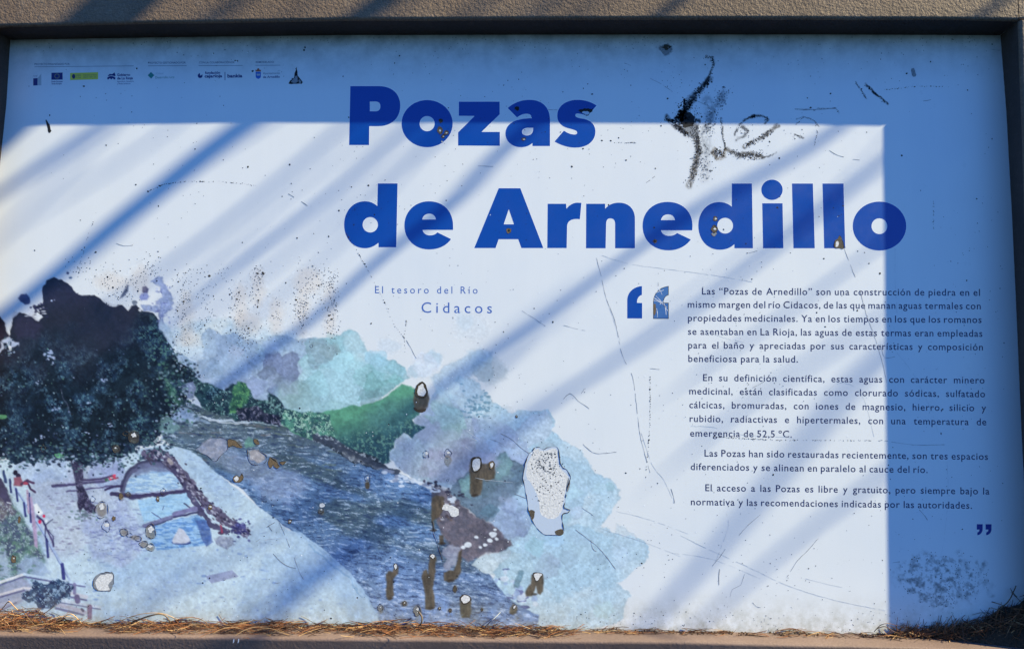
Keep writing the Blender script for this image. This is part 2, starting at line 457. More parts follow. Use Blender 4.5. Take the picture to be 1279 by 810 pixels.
# ------------------------------------------------------------------ small text
cache = {}
def glyphs(word, weight, spacing):
    key = (word, weight, spacing)
    if key in cache: return cache[key]
    cu = bpy.data.curves.new('t', 'FONT'); cu.body = word; cu.size = 1.0
    cu.offset = weight; cu.space_character = spacing; cu.resolution_u = 3
    o = bpy.data.objects.new('t', cu); C.objects.link(o)
    bpy.context.view_layer.update()
    me = bpy.data.meshes.new_from_object(o.evaluated_get(bpy.context.evaluated_depsgraph_get()))
    co = np.zeros(len(me.vertices)*3); me.vertices.foreach_get('co', co); co = co.reshape(-1, 3)
    fs = [list(p.vertices) for p in me.polygons]
    bpy.data.objects.remove(o); bpy.data.curves.remove(cu)
    cache[key] = (co, fs); return cache[key]
def text_line(name, s, x0, y0, x1, y1, size, mat, weight=.0, spacing=1.0, xs=1.0, justify=True, parent=None, level=4, quiet=False):
    """a printed line from (x0,y0) baseline left to (x1,y1) baseline right, in photo pixels"""
    words = s.split(' ')
    G = [glyphs(w, weight, spacing) for w in words]
    wd = [g[0][:, 0].max()-g[0][:, 0].min() for g in G]
    W = x1-x0
    if justify and len(words) > 1:
        tot = sum(wd)*size*xs
        gap = (W-tot)/(len(words)-1)
        if gap < size*.2:
            xs *= (W-size*.22*(len(words)-1))/tot; gap = size*.22
    else:
        gap = size*.80 if size > 11 else size*.30; xs = (W-gap*(len(words)-1))/(sum(wd)*size)
    vs, fs = [], []; x = 0
    for (co, f), w in zip(G, wd):
        o = sum(len(v) for v in vs)
        X = x0+x+(co[:, 0]-co[:, 0].min())*size*xs
        t = (X-x0)/max(W, 1e-6)
        Y = y0+(y1-y0)*t-co[:, 1]*size
        vs.append(Pn(X, Y, -LV*level)); fs += [[k+o for k in p] for p in f]
        x += w*size*xs+gap
    vs = np.concatenate(vs)
    me = mesh(name, vs.tolist(), fs)
    return add(name, me, mat, parent or panel)
B = [
 ('Las “Pozas de Arnedillo” son una construcción de piedra en el', 876.8, 367.6, 1224, 369.2),
 ('mismo margen del río Cidacos, de las que manan aguas termales con', 859, 384.0, 1225, 386.0),
 ('propiedades medicinales. Ya en los tiempos en los que los romanos', 859.3, 400.9, 1226, 403.1),
 ('se asentaban en La Rioja, las aguas de estas termas eran empleadas', 859.4, 417.7, 1227, 420.3),
 ('para el baño y apreciadas por sus características y composición', 859.7, 434.8, 1227.7, 437.3),
 ('beneficiosa para la salud.', 859.8, 451.6, 996.6, 452.4),
 ('En su definición científica, estas aguas con carácter minero', 878.2, 475.4, 1229.7, 478.6),
 ('medicinal, están clasificadas como clorurado sódicas, sulfatado', 861, 492.1, 1230.4, 495.7),
 ('cálcicas, bromuradas, con iones de magnesio, hierro, silicio y', 861, 509.2, 1231.7, 513.2),
 ('rubidio, radiactivas e hipertermales, con una temperatura de', 861.4, 526.4, 1232, 530.7),
 ('emergencia de 52,5 ºC.', 862, 544.6, 989, 546.0),
 ('Las Pozas han sido restauradas recientemente, son tres espacios', 880, 569.6, 1234, 573.8),
 ('diferenciados y se alinean en paralelo al cauce del río.', 862.7, 586.4, 1158.6, 590.2),
 ('El acceso a las Pozas es libre y gratuito, pero siempre bajo la', 881, 612.7, 1235.8, 617.0),
 ('normativa y las recomendaciones indicadas por las autoridades.', 863, 630.2, 1214, 634.8),
]
for s, x0, y0, x1, y1 in B:
    text_line('text_line', s, x0, y0, x1, y1, 12.4, M_TEXT, weight=.008, spacing=1.10, xs=1.0)
text_line('text_line', 'El tesoro del Río', 468.5, 366, 596.5, 366.6, 13.0, M_SUB, spacing=1.45, justify=False)
text_line('text_line', 'Cidacos', 526.5, 390.3, 614.5, 391, 19, M_SUB, spacing=1.45, justify=False)

# ------------------------------------------------------------------ sponsors' strip, top left
def quad(name, pts, mat, level=3, parent=None):
    return add(name, fill([pts], -LV*level, name), mat, parent or panel)
M_TEXT_S = laminate('small_grey_ink', (.06, .09, .17), dirt=False)
M_GREEN = laminate('green_ink', (.02, .22, .20), dirt=False)
M_YEL = laminate('yellow_ink', (.62, .60, .06), dirt=False)
M_NAVY = laminate('navy_print', (.008, .012, .14), dirt=False)
M_PALE = laminate('pale_grey_ink', (.40, .46, .50), dirt=False)
M_RED = laminate('red_ink', (.35, .10, .05), dirt=False)
for s, x0, x1, y in (('PROYECTO FINANCIADO POR', 43, 87, 81.5), ('PROYECTO GESTIONADO POR', 185, 232, 79.8), ('CON LA COLABORACIÓN DE', 248.5, 293, 79.4), ('REMODELADO', 319.5, 342, 79)):
    text_line('text_line', s, x0, y, x1, y-.3, 3.4, M_TEXT_S, weight=.01, justify=False)
for x0, x1, y0, y1 in ((43, 167, 83.4, 82.2), (185, 233, 82.2, 82), (248, 303, 81.9, 81.7), (319, 350, 81.5, 81.4)):
    quad('rule', [(x0, y0), (x1, y1), (x1, y1+.5), (x0, y0+.5)], M_TEXT_S)
# figure emblem
quad('emblem', [(41.5, 98), (47, 97.6), (47, 106.8), (41.5, 107)], M_NAVY)
quad('emblem', [(47.4, 97.5), (51.5, 92), (51.6, 106.7), (47.4, 106.8)], M_PALE)
text_line('text_line', 'rural', 41.5, 96, 46.5, 95.8, 3, M_TEXT_S, justify=False)
# blue flag with its circle of stars
quad('flag', [(64.2, 91), (78.2, 90.8), (78.2, 99.6), (64.2, 99.8)], M_NAVY)
for k in range(12):
    a = 2*math.pi*k/12
    cx, cy = 71.2+2.7*math.cos(a), 95.2+2.7*math.sin(a)
    add('star', fill([[(cx+(.55 if j % 2 == 0 else .25)*math.sin(j*math.pi/5), cy-(.55 if j % 2 == 0 else .25)*math.cos(j*math.pi/5)) for j in range(10)]], -LV*4, 'star'), M_YEL, panel)
text_line('text_line', 'Unión Europea', 64, 103, 78.2, 102.8, 2.9, M_NAVY, weight=.02, justify=False)
text_line('text_line', 'Fondo Europeo', 64.6, 105.6, 77.2, 105.4, 2.6, M_NAVY, weight=.02, justify=False)
# yellow ministry bar
quad('name_bar', [(87.5, 91.3), (122.5, 90.3), (122.5, 99.2), (87.5, 100.2)], M_YEL)
add('emblem', fill(flatten('E 92 95.6 2.1 3.0', 0, 0, 1), -LV*4, 'emblem'), M_TEXT, panel)
text_line('text_line', 'GOBIERNO', 95, 95.0, 101, 94.8, 2.4, M_TEXT, justify=False, level=5)
text_line('text_line', 'DE ESPAÑA', 95, 97.8, 101, 97.6, 2.4, M_TEXT, justify=False, level=5)
text_line('text_line', 'MINISTERIO DE MEDIO', 104, 94.8, 121, 94.4, 2.2, M_TEXT, justify=False, level=5)
text_line('text_line', 'AMBIENTE Y MEDIO RURAL', 104, 97.4, 120.5, 97, 2.2, M_TEXT, justify=False, level=5)
# regional government: bridge and hills emblem
quad('emblem', [(134, 95.5), (137, 92.4), (140, 92.8), (143, 90.6), (144.4, 94.4), (144, 95.3), (139, 94.4)], M_NAVY)
add('emblem', fill(flatten('M 134 99.3 L 134 97 C 137 94.6 141 94.6 144 97 L 144 99.3 L 142 99.3 C 141.5 97.6 140 97.6 139.4 99.3 L 138.4 99.3 C 138 97.6 136.4 97.6 136 99.3 Z', 0, 0, 1), -LV*3, 'emblem'), M_NAVY, panel)
text_line('text_line', 'Gobierno', 146.3, 95.2, 162.7, 94.9, 4.6, M_NAVY, weight=.03, justify=False)
text_line('text_line', 'de La Rioja', 146.3, 99.4, 166, 99.1, 4.6, M_NAVY, weight=.03, justify=False)
text_line('text_line', 'Agricultura, Ganadería', 146.3, 102.8, 167, 102.5, 2.6, M_NAVY, justify=False)
text_line('text_line', 'y Medio Ambiente', 146.3, 105.6, 163, 105.3, 2.6, M_NAVY, justify=False)
# green diamond
quad('emblem', [(184.5, 94.2), (188.5, 90), (192.7, 94), (188.7, 98.4)], M_GREEN)
text_line('text_line', 'Cidacos', 195, 92.9, 204, 92.7, 3.2, M_PALE, justify=False)
text_line('text_line', 'Desarrollo rural', 194, 98.2, 217.5, 97.8, 4.2, M_GREEN, justify=False)
# savings bank foundation
add('emblem', fill(flatten('M 247 94.6 C 247 92.6 248.8 92.2 249 91 C 250 92.6 250 93.6 249.8 94.4 C 251 94.8 252.4 93.4 252.6 92.6 C 253.6 95.6 252.4 97.6 250 97.6 C 248 97.6 247 96.4 247 94.6 Z', 0, 0, 1), -LV*3, 'emblem'), M_NAVY, panel)
text_line('text_line', 'fundación', 256, 92.6, 275, 92.3, 4.6, M_NAVY, weight=.03, justify=False)
text_line('text_line', 'cajarioja', 255.5, 97, 277.5, 96.7, 5.4, M_NAVY, weight=.035, justify=False)
quad('rule', [(280.6, 90), (281.4, 90), (281.4, 100.4), (280.6, 100.4)], M_NAVY)
text_line('text_line', 'bankia', 284, 97, 302.6, 96.7, 6, M_NAVY, weight=.035, justify=False)
# town coat of arms
M_SHIELD = laminate('shield_blue', (.03, .12, .50), dirt=False)
add('emblem', fill(flatten('M 319.3 90 L 325.8 90 L 325.8 95.6 C 325.6 97.6 324 98.3 322.5 98.8 C 321 98.3 319.5 97.6 319.3 95.6 Z', 0, 0, 1), -LV*3, 'emblem'), M_SHIELD, panel)
quad('emblem', [(319.2, 89.6), (318.9, 87), (320.5, 87.8), (321.4, 86), (322.5, 85.2), (323.7, 86), (324.6, 87.8), (326, 87), (325.8, 89.6)], M_RED)
quad('emblem', [(320.4, 92.4), (321.4, 91.6), (322.2, 93.4), (323.2, 91.8), (324.8, 92.8), (324.4, 94.6), (320.8, 94.6)], M_PALE, 4)
text_line('text_line', 'Ayuntamiento', 328.5, 93, 349.5, 92.6, 3.8, M_TEXT_S, justify=False)
text_line('text_line', 'de Arnedillo', 328.5, 97.6, 349.5, 97.2, 4.0, M_NAVY, weight=.02, justify=False)
# ------------------------------------------------------------------ the printed picture (flat print on the laminate)
def canvas(x0, x1, y0, y1, step):
    global STEP, gx, gy, GX, GY, img, cov, N1, N2, n1, n2, LEAF, LEAF2, LEAF3, BLOT, GRAIN
    STEP = step
    gx = np.arange(x0, x1, STEP); gy = np.arange(y0, y1, STEP)
    GX, GY = np.meshgrid(gx, gy)
    img = np.ones(GX.shape+(3,))*np.array(WHITE_LIT, float)    # painted in the colours it shows in sunlight
    cov = np.zeros(GX.shape)
    N1 = fbm(GX, GY, 26, 5, 0)-.5; N2 = fbm(GX, GY, 26, 5, 4)-.5
    n1 = fbm(GX, GY, 7, 3, 2)-.5; n2 = fbm(GX, GY, 7, 3, 6)-.5
    LEAF = fbm(GX, GY, 2.7, 3, 8, gain=.75); LEAF3 = fbm(GX, GY, 22, 4, 10, gain=.6); LEAF2 = fbm(GX, GY, 5.5, 4, 9, gain=.65)
    BLOT = fbm(GX, GY, 60, 5, 5); GRAIN = fbm(GX, GY, 2.0, 2, 12)
canvas(-72, 842, 318, 801, 1.05)
def box(pts, m=25):
    xs = [p[0] for p in pts]; ys = [p[1] for p in pts]
    i0 = max(0, int((min(ys)-m-gy[0])/STEP)); i1 = min(len(gy), int((max(ys)+m-gy[0])/STEP)+2)
    j0 = max(0, int((min(xs)-m-gx[0])/STEP)); j1 = min(len(gx), int((max(xs)+m-gx[0])/STEP)+2)
    return slice(i0, i1), slice(j0, j1)
def sdf(pts, X, Y, closed=True):
    """signed distance, positive inside"""
    d = np.full(X.shape, 1e9); ins = np.zeros(X.shape, bool)
    n = len(pts)
    for i in range(n if closed else n-1):
        x0, y0 = pts[i]; x1, y1 = pts[(i+1) % n]
        ex, ey = x1-x0, y1-y0
        t = np.clip(((X-x0)*ex+(Y-y0)*ey)/(ex*ex+ey*ey+1e-9), 0, 1)
        d = np.minimum(d, (X-x0-t*ex)**2+(Y-y0-t*ey)**2)
        if closed:
            c = ((y0 > Y) != (y1 > Y)) & (X < ex*(Y-y0)/(ey if abs(ey) > 1e-9 else 1e-9)+x0)
            ins ^= c
    d = np.sqrt(d)
    return np.where(ins, d, -d) if closed else -d
def sm(a, b, x):
    t = np.clip((x-a)/(b-a), 0, 1); return t*t*(3-2*t)
def blend(s, col, al):
    col = np.asarray(col, float)
    if col.ndim == 1: col = np.broadcast_to(col, img[s].shape)
    img[s] = img[s]*(1-al[..., None])+col*al[..., None]
    cov[s] = np.maximum(cov[s], al)
def poly(pts, col, warp=6, fine=3, edge=1.2, alpha=1.0, rim=0, tex=None):
    """a patch with a ragged outline; rim darkens the edge as drying pigment does"""
    s = box(pts); X, Y = GX[s], GY[s]
    d = sdf(pts, X+N1[s]*warp*2+n1[s]*fine*2, Y+N2[s]*warp*2+n2[s]*fine*2)
    al = sm(-edge, edge, d)*alpha
    c = np.broadcast_to(np.asarray(col, float), X.shape+(3,)).copy() if not callable(col) else col(X, Y, s)
    if rim: c = c*(1-rim*np.exp(-np.maximum(d, 0)/2.2))[..., None]
    if tex: c = tex(c, s, d)
    blend(s, np.clip(c, 0, 255), al)
    return s, d
def wash(pts, c0, c1, scale=30, k=3, **kw):
    def f(X, Y, s):
        t = sm(.3, .7, fbm(X, Y, scale, 5, k))[..., None]
        gr = (GRAIN[s][..., None]-.5)*14+(LEAF[s][..., None]-.5)*10
        return (np.array(c0, float)*(1-t)+np.array(c1, float)*t)*.80+np.array((190, 208, 222), float)*.20+gr
    kw['rim'] = kw.get('rim', .10)*.7
    return poly(pts, f, **kw)
def line(pts, w, col, alpha=1.0, wav=1.0, edge=.8):
    s = box(pts, 8+w); X, Y = GX[s], GY[s]
    d = sdf(pts, X+n1[s]*wav*2, Y+n2[s]*wav*2, closed=False)
    al = sm(-w/2-edge, -w/2+edge, d)*alpha
    blend(s, col, al)
def blob(x, y, rx, ry, col, alpha=1.0, warp=1.0, edge=.8, rot=0):
    pts = [(x+rx*math.cos(a)*math.cos(rot)-ry*math.sin(a)*math.sin(rot), y+rx*math.cos(a)*math.sin(rot)+ry*math.sin(a)*math.cos(rot)) for a in [2*math.pi*k/14 for k in range(14)]]
    poly(pts, col, warp=warp, fine=warp, edge=edge, alpha=alpha)
def leafy(dark, mid, lite, t1=.50, t2=.66, grad=None, sc=None):
    """foliage photographed from afar: dark mass, mid clumps, small bright leaves"""
    def f(X, Y, s):
        a = sm(.35, .65, LEAF2[s])[..., None]; b = sm(t1, t2, LEAF[s])[..., None]
        c = np.array(dark, float)*(1-a)+np.array(mid, float)*a
        g = 1.0 if grad is None else grad(X, Y)[..., None]
        return c*(1-b*g)+np.array(lite, float)*b*g
    return f

# -- pale washes of the sky and hills
wash([(203, 398), (216, 414), (230, 405), (262, 398), (290, 402), (330, 412), (380, 420), (395, 520), (330, 520), (250, 480), (214, 452)], (196, 214, 230), (165, 196, 226), warp=6, edge=6, alpha=.8, rim=0)
wash([(214, 440), (235, 445), (255, 442), (252, 420), (261, 409), (275, 419), (290, 415), (300, 421), (325, 424), (338, 418), (355, 418), (372, 425), (385, 423), (400, 424), (405, 530), (330, 520), (280, 485), (240, 474), (215, 455)], (152, 180, 214), (128, 158, 202), warp=3, rim=.06)
wash([(258, 440), (262, 410), (268, 411), (278, 420), (300, 440), (330, 470), (320, 490), (285, 470), (262, 445)], (132, 158, 202), (146, 172, 212), warp=2, alpha=.55)
wash([(235, 470), (270, 462), (320, 462), (365, 468), (390, 492), (380, 510), (330, 500), (290, 484), (250, 480)], (126, 150, 196), (142, 168, 206), warp=4, alpha=.8)
wash([(245, 443), (262, 448), (263, 456), (252, 466), (240, 462), (246, 455)], (190, 208, 230), (176, 198, 224), warp=1, alpha=.8, rim=.2)
wash([(318, 440), (331, 420), (350, 418), (372, 426), (390, 440), (385, 452), (372, 440), (352, 436), (345, 428), (335, 432), (328, 446)], (142, 172, 216), (150, 184, 220), warp=2, rim=.14)
wash([(328, 450), (334, 441), (345, 438), (355, 443), (366, 438), (375, 446), (371, 456), (374, 465), (368, 477), (352, 485), (338, 492), (333, 488), (336, 475), (329, 462)], (106, 124, 170), (94, 112, 160), warp=1.5, rim=.16)
wash([(321, 467), (333, 458), (344, 460), (350, 468), (338, 470), (328, 474)], (96, 116, 160), (104, 124, 164), warp=1, rim=.2)
wash([(333, 470), (345, 464), (350, 470), (345, 480), (334, 484)], (120, 142, 186), (128, 150, 190), warp=1, rim=.1, alpha=.8)
wash([(300, 478), (318, 470), (334, 476), (330, 490), (318, 498), (305, 490)], (136, 156, 204), (124, 146, 196), warp=2, rim=.12, alpha=.8)
# teal side
wash([(342, 490), (356, 482), (368, 476), (376, 462), (372, 448), (384, 440), (392, 424), (410, 422), (424, 418), (436, 410), (448, 416), (460, 440), (474, 441), (484, 448), (494, 450), (505, 457), (512, 470), (500, 480), (482, 494), (466, 505), (444, 506), (426, 514), (400, 522), (365, 518)], (160, 202, 226), (136, 188, 212), warp=4, rim=.10)
wash([(384, 440), (380, 428), (392, 422), (404, 424), (410, 436), (404, 452), (392, 462), (384, 456)], (128, 172, 206), (142, 184, 212), warp=2, rim=.14, alpha=.8)
wash([(376, 478), (384, 470), (396, 464), (410, 470), (414, 490), (420, 512), (396, 520), (378, 500)], (120, 168, 190), (132, 182, 200), warp=4, rim=.10, alpha=.75)
wash([(399, 470), (420, 455), (450, 452), (480, 466), (488, 480), (460, 500), (430, 510), (400, 508)], (146, 196, 222), (156, 204, 228), warp=4, rim=.08, alpha=.7)
wash([(457, 480), (458, 468), (463, 464), (472, 473), (486, 474), (500, 470), (497, 482), (480, 494), (462, 498), (448, 500)], (118, 174, 192), (110, 164, 180), warp=2, rim=.16)
wash([(482, 452), (494, 449), (505, 457), (500, 466), (490, 470), (482, 462)], (126, 182, 206), (136, 190, 214), warp=2, rim=.14)
wash([(463, 446), (472, 442), (482, 450), (484, 462), (476, 474), (466, 470), (460, 458)], (128, 184, 210), (140, 194, 218), warp=2, rim=.12, alpha=.7)
blob(441, 426, 12, 11, (172, 206, 226), .55, 2.5, 2); blob(450, 446, 7, 6, (182, 210, 228), .5, 2, 2)
blob(487, 432, 14, 10, (188, 208, 232), .5, 3, 3); blob(415, 440, 10, 9, (188, 212, 230), .5, 3, 2)
blob(541, 448, 12, 10, (160, 192, 222), .6, 3, 2); blob(525, 462, 16, 9, (166, 196, 226), .6, 4, 2)
blob(588, 410, 22, 14, (196, 212, 232), .5, 4, 5); blob(580, 402, 12, 10, (184, 206, 230), .45, 3, 3)
wash([(538, 470), (556, 458), (580, 446), (600, 438), (616, 440), (612, 456), (590, 470), (575, 486), (560, 492), (545, 486)], (150, 182, 220), (164, 194, 226), warp=6, alpha=.75, edge=3)  # partly wash, partly a band of shade painted into the print
wash([(395, 505), (415, 500), (440, 504), (455, 506), (430, 516), (405, 520)], (128, 176, 196), (140, 190, 206), warp=3, alpha=.7)
# wide sky-blue wash at the lower right
wash([(560, 486), (580, 470), (600, 478), (612, 500), (636, 516), (660, 510), (688, 508), (700, 524), (690, 540), (712, 556), (730, 566), (742, 590), (768, 600), (777, 618), (766, 640), (752, 652), (776, 666), (800, 672), (812, 690), (800, 708), (784, 716), (768, 726), (784, 746), (778, 770), (740, 790), (600, 800), (620, 700), (630, 640), (600, 560), (570, 520)], (176, 205, 232), (158, 196, 230), warp=9, rim=.06)
wash([(640, 640), (690, 650), (750, 660), (770, 690), (740, 730), (700, 745), (670, 730), (640, 700), (625, 670)], (146, 188, 226), (160, 198, 230), warp=9, alpha=.7)
wash([(700, 570), (720, 575), (735, 600), (722, 640), (700, 650), (694, 620)], (150, 190, 228), (162, 198, 230), warp=7, alpha=.7)
wash([(640, 545), (660, 520), (684, 512), (694, 526), (688, 545), (660, 560)], (158, 180, 222), (172, 194, 228), warp=5, alpha=.7)
wash([(770, 652), (800, 672), (808, 690), (780, 704), (764, 690)], (156, 190, 226), (176, 204, 230), warp=4, alpha=.5)
wash([(668, 690), (690, 695), (704, 704), (700, 708), (680, 702)], (134, 164, 210), (140, 170, 214), warp=2, alpha=.6)
# mauve and teal pools of pigment before the hill
wash([(517, 524), (530, 512), (536, 498), (548, 486), (562, 492), (580, 512), (596, 520), (604, 545), (602, 580), (585, 603), (566, 611), (548, 607), (520, 601), (505, 592), (497, 584), (487, 572), (486, 564), (495, 560), (493, 548), (503, 541), (514, 547), (531, 533), (517, 530)], (146, 174, 206), (124, 144, 184), 24, 6, warp=2.5, rim=-.06)
wash([(540, 500), (560, 495), (578, 515), (582, 535), (560, 540), (540, 530), (530, 520)], (126, 176, 190), (146, 190, 206), warp=5, alpha=.6, rim=.1)
wash([(535, 560), (560, 550), (590, 552), (598, 575), (575, 600), (548, 603), (520, 595), (528, 575)], (124, 124, 166), (140, 154, 192), 16, 7, warp=6, alpha=.65, edge=4)
wash([(590, 520), (606, 528), (630, 540), (660, 552), (665, 575), (650, 600), (620, 596), (600, 575), (590, 550)], (128, 150, 206), (150, 176, 220), warp=6, alpha=.85)
for k in range(60):
    x, y = rng.gauss(596, 10), rng.gauss(505, 10)
    blob(x, y, rng.uniform(.8, 3), rng.uniform(.6, 2), (96, 140, 174), .7, 1)
wash([(600, 585), (612, 578), (622, 566), (631, 563), (640, 572), (652, 580), (660, 592), (652, 610), (640, 622), (630, 640), (612, 652), (596, 645), (576, 628), (560, 618), (572, 598), (584, 590), (592, 580)], (80, 106, 138), (66, 90, 120), 14, 3, warp=3, rim=.12)
wash([(602, 590), (612, 578), (624, 566), (632, 564), (640, 574), (636, 592), (618, 598)], (92, 136, 150), (84, 122, 146), warp=2, alpha=.8)
wash([(573, 600), (585, 592), (592, 600), (590, 622), (578, 618)], (104, 152, 166), (92, 130, 150), warp=2, alpha=.9)
wash([(626, 618), (640, 618), (656, 628), (664, 650), (660, 668), (640, 672), (620, 668), (612, 655), (620, 640)], (142, 172, 216), (120, 144, 194), 12, 4, warp=4)
# drying fronts and blooms laid over one another, as watercolour leaves them
BLM = [(203, 410, 400, 500, 26), (345, 412, 510, 515, 34), (500, 430, 640, 540, 26), (600, 520, 800, 780, 60), (520, 520, 660, 660, 26)]
for x0, y0, x1, y1, n_ in BLM:
    for k in range(n_):
        x, y = rng.uniform(x0, x1), rng.uniform(y0, y1)
        i_, j_ = int((y-gy[0])/STEP), int((x-gx[0])/STEP)
        if not (0 <= i_ < img.shape[0] and 0 <= j_ < img.shape[1]) or cov[i_, j_] < .5: continue
        base = img[i_, j_].copy(); f = rng.uniform(.86, 1.13)
        c = np.clip(base*f+np.array([rng.uniform(-8, 8), rng.uniform(-4, 6), rng.uniform(-4, 6)]), 0, 246)
        r0 = rng.uniform(4, 20)
        pts = [(x+r0*rng.uniform(.6, 1.3)*math.cos(a), y+r0*rng.uniform(.5, 1.1)*math.sin(a)) for a in [2*math.pi*q_/10 for q_ in range(10)]]
        poly(pts, c, warp=4, fine=3, edge=rng.choice([.9, 1.2, 4]), alpha=rng.uniform(.3, .7), rim=rng.choice([.05, .1, -.04]))
# -- the river
def river(X, Y, s):
    sl = .12*(X-300)*(Y > 560)
    r = fbm(X+N1[s]*30, Y-sl*.9+N2[s]*10, 8, 5, 3, sy=2.0, gain=.66)
    r2 = fbm(X, Y, 46, 3, 7)
    up = sm(600, 530, Y)[..., None]
    olive = sm(.42, .62, fbm(X, Y-.25*X, 70, 3, 9, sy=22))[..., None]
    base = np.array((92, 128, 180), float)*(1-up)+np.array((86, 106, 124), float)*up
    base = base*(1-olive*.55)+np.array((60, 78, 84), float)*olive*.55
    low = sm(640, 760, Y)[..., None]
    base = base*(1-low*.5)+np.array((118, 140, 190), float)*low*.6
    base = base*(.80+.35*r2)[..., None]
    hi = sm(.55, .74, r)[..., None]; lo_ = sm(.47, .28, r)[..., None]
    base = base*(1-hi*.55)+np.array((184, 204, 236), float)*hi*.62
    return base*(1-lo_*.62)+np.array((32, 46, 88), float)*lo_*.62
RIV = [(212, 508), (240, 504), (262, 512), (300, 524), (350, 530), (400, 545), (440, 568), (478, 583), (500, 592), (540, 614), (560, 640), (590, 690), (600, 700), (632, 744), (656, 760), (674, 768), (668, 800), (470, 800), (470, 760), (440, 716), (400, 680), (376, 655), (345, 632), (316, 605), (290, 588), (262, 575), (240, 562), (205, 548), (200, 520)]
RIV = [(x-14 if i > 16 and 560 < y < 770 and x < 480 else x, y+(6 if i > 16 and 560 < y < 770 and x < 480 else 0)) for i, (x, y) in enumerate(RIV)]
poly(RIV, river, warp=2, fine=1.5)
line([(214, 512), (240, 518), (270, 524), (300, 526), (345, 530)], 2.4, (188, 208, 234), .8, 2.5)
line([(218, 516), (245, 524), (262, 527)], 3, (150, 178, 216), .6, 3)
line([(262, 524), (286, 528), (310, 528)], 1.4, (206, 220, 240), .8, 2)
for k in range(40):
    x = rng.uniform(205, 420); y = rng.uniform(528, 575); y += max(0, (x-330))*.18
    line([(x, y), (x+rng.uniform(6, 22), y+rng.uniform(0, 3))], rng.uniform(.8, 1.8), rng.choice([(140, 164, 200), (52, 66, 84), (112, 104, 110), (96, 112, 100)]), .6, 2)
wash([(206, 512), (222, 508), (236, 512), (250, 520), (240, 528), (215, 524)], (150, 176, 214), (112, 140, 186), 6, 2, warp=3)
# shallow grey gravel by the bank
wash([(262, 575), (290, 560), (330, 575), (370, 590), (390, 604), (360, 630), (330, 618), (300, 596)], (124, 142, 190), (146, 164, 208), 9, 6, warp=6, edge=8, alpha=.55, rim=0)
# -- green bank
def hill(X, Y, s):
    t = sm(-8, 46, Y-(540-.32*(X-380)))[..., None]
    t2 = sm(.42, .62, LEAF2[s])[..., None]
    g = np.array((86, 150, 130), float)*(1-t)+np.array((42, 78, 98), float)*t
    g = g*(.86+.3*BLOT[s])[..., None]
    d = sm(.52, .68, LEAF[s])[..., None]*sm(8, 30, Y-(540-.32*(X-380)))[..., None]
    g = g*(1-t2*t*.4)+np.array((28, 52, 74), float)*t2*t*.4
    return g*(1-d*.6)+np.array((110, 160, 150), float)*d*.6
poly([(352, 515), (372, 516), (400, 516), (424, 510), (438, 505), (452, 506), (466, 504), (480, 498), (492, 488), (502, 481), (514, 483), (522, 490), (526, 508), (523, 519), (514, 525), (518, 530), (531, 532), (516, 547), (504, 541), (495, 547), (493, 560), (486, 565), (488, 576), (478, 580), (460, 576), (440, 566), (415, 554), (398, 548), (370, 542), (350, 528)], hill, warp=2, fine=2)
wash([(455, 520), (490, 500), (515, 495), (522, 510), (505, 530), (480, 540), (460, 535)], (40, 92, 98), (54, 112, 104), warp=8, edge=8, alpha=.6, rim=0)
poly([(236, 468), (250, 474), (264, 480), (280, 486), (290, 478), (300, 476), (312, 488), (318, 498), (332, 499), (335, 489), (346, 495), (354, 506), (356, 520), (350, 530), (322, 528), (296, 524), (270, 516), (252, 508), (244, 494)], leafy((22, 38, 58), (44, 76, 84), (104, 142, 150), .52, .7), warp=2, fine=2.5)
poly([(289, 490), (291, 479), (298, 476), (306, 479), (312, 488), (310, 500), (300, 512), (286, 516)], leafy((34, 72, 66), (58, 108, 84), (86, 140, 100), .5, .7), warp=2)
poly([(296, 508), (320, 506), (330, 514), (350, 520), (350, 530), (300, 525)], leafy((16, 18, 40), (42, 40, 70), (100, 96, 130), .55, .7), warp=2, alpha=.8)
poly([(352, 508), (368, 512), (392, 514), (412, 520), (416, 545), (396, 548), (370, 540), (352, 528)], leafy((38, 70, 84), (74, 128, 120), (140, 184, 176), .5, .66), warp=3)
poly([(395, 540), (412, 545), (440, 560), (470, 572), (484, 582), (470, 586), (440, 576), (410, 558), (390, 548)], leafy((30, 40, 56), (60, 72, 96), (130, 146, 170), .52, .66), warp=2)
wash([(220, 474), (236, 470), (246, 482), (244, 496), (232, 500), (222, 488)], (104, 122, 168), (90, 106, 152), warp=3)
line([(370, 538), (382, 528), (384, 541)], 1, (170, 184, 200), .5); line([(388, 543), (392, 530), (399, 544)], 1, (170, 184, 200), .5)
wash([(304, 552), (310, 546), (322, 548), (318, 556), (306, 558)], (84, 148, 128), (70, 124, 116), 5, 2, warp=2, alpha=.8)
line([(392, 545), (420, 557), (445, 569), (478, 583), (496, 590)], 6, (52, 62, 84), .9, 3)
line([(430, 566), (460, 580), (490, 590)], 3, (110, 120, 140), .5, 3)
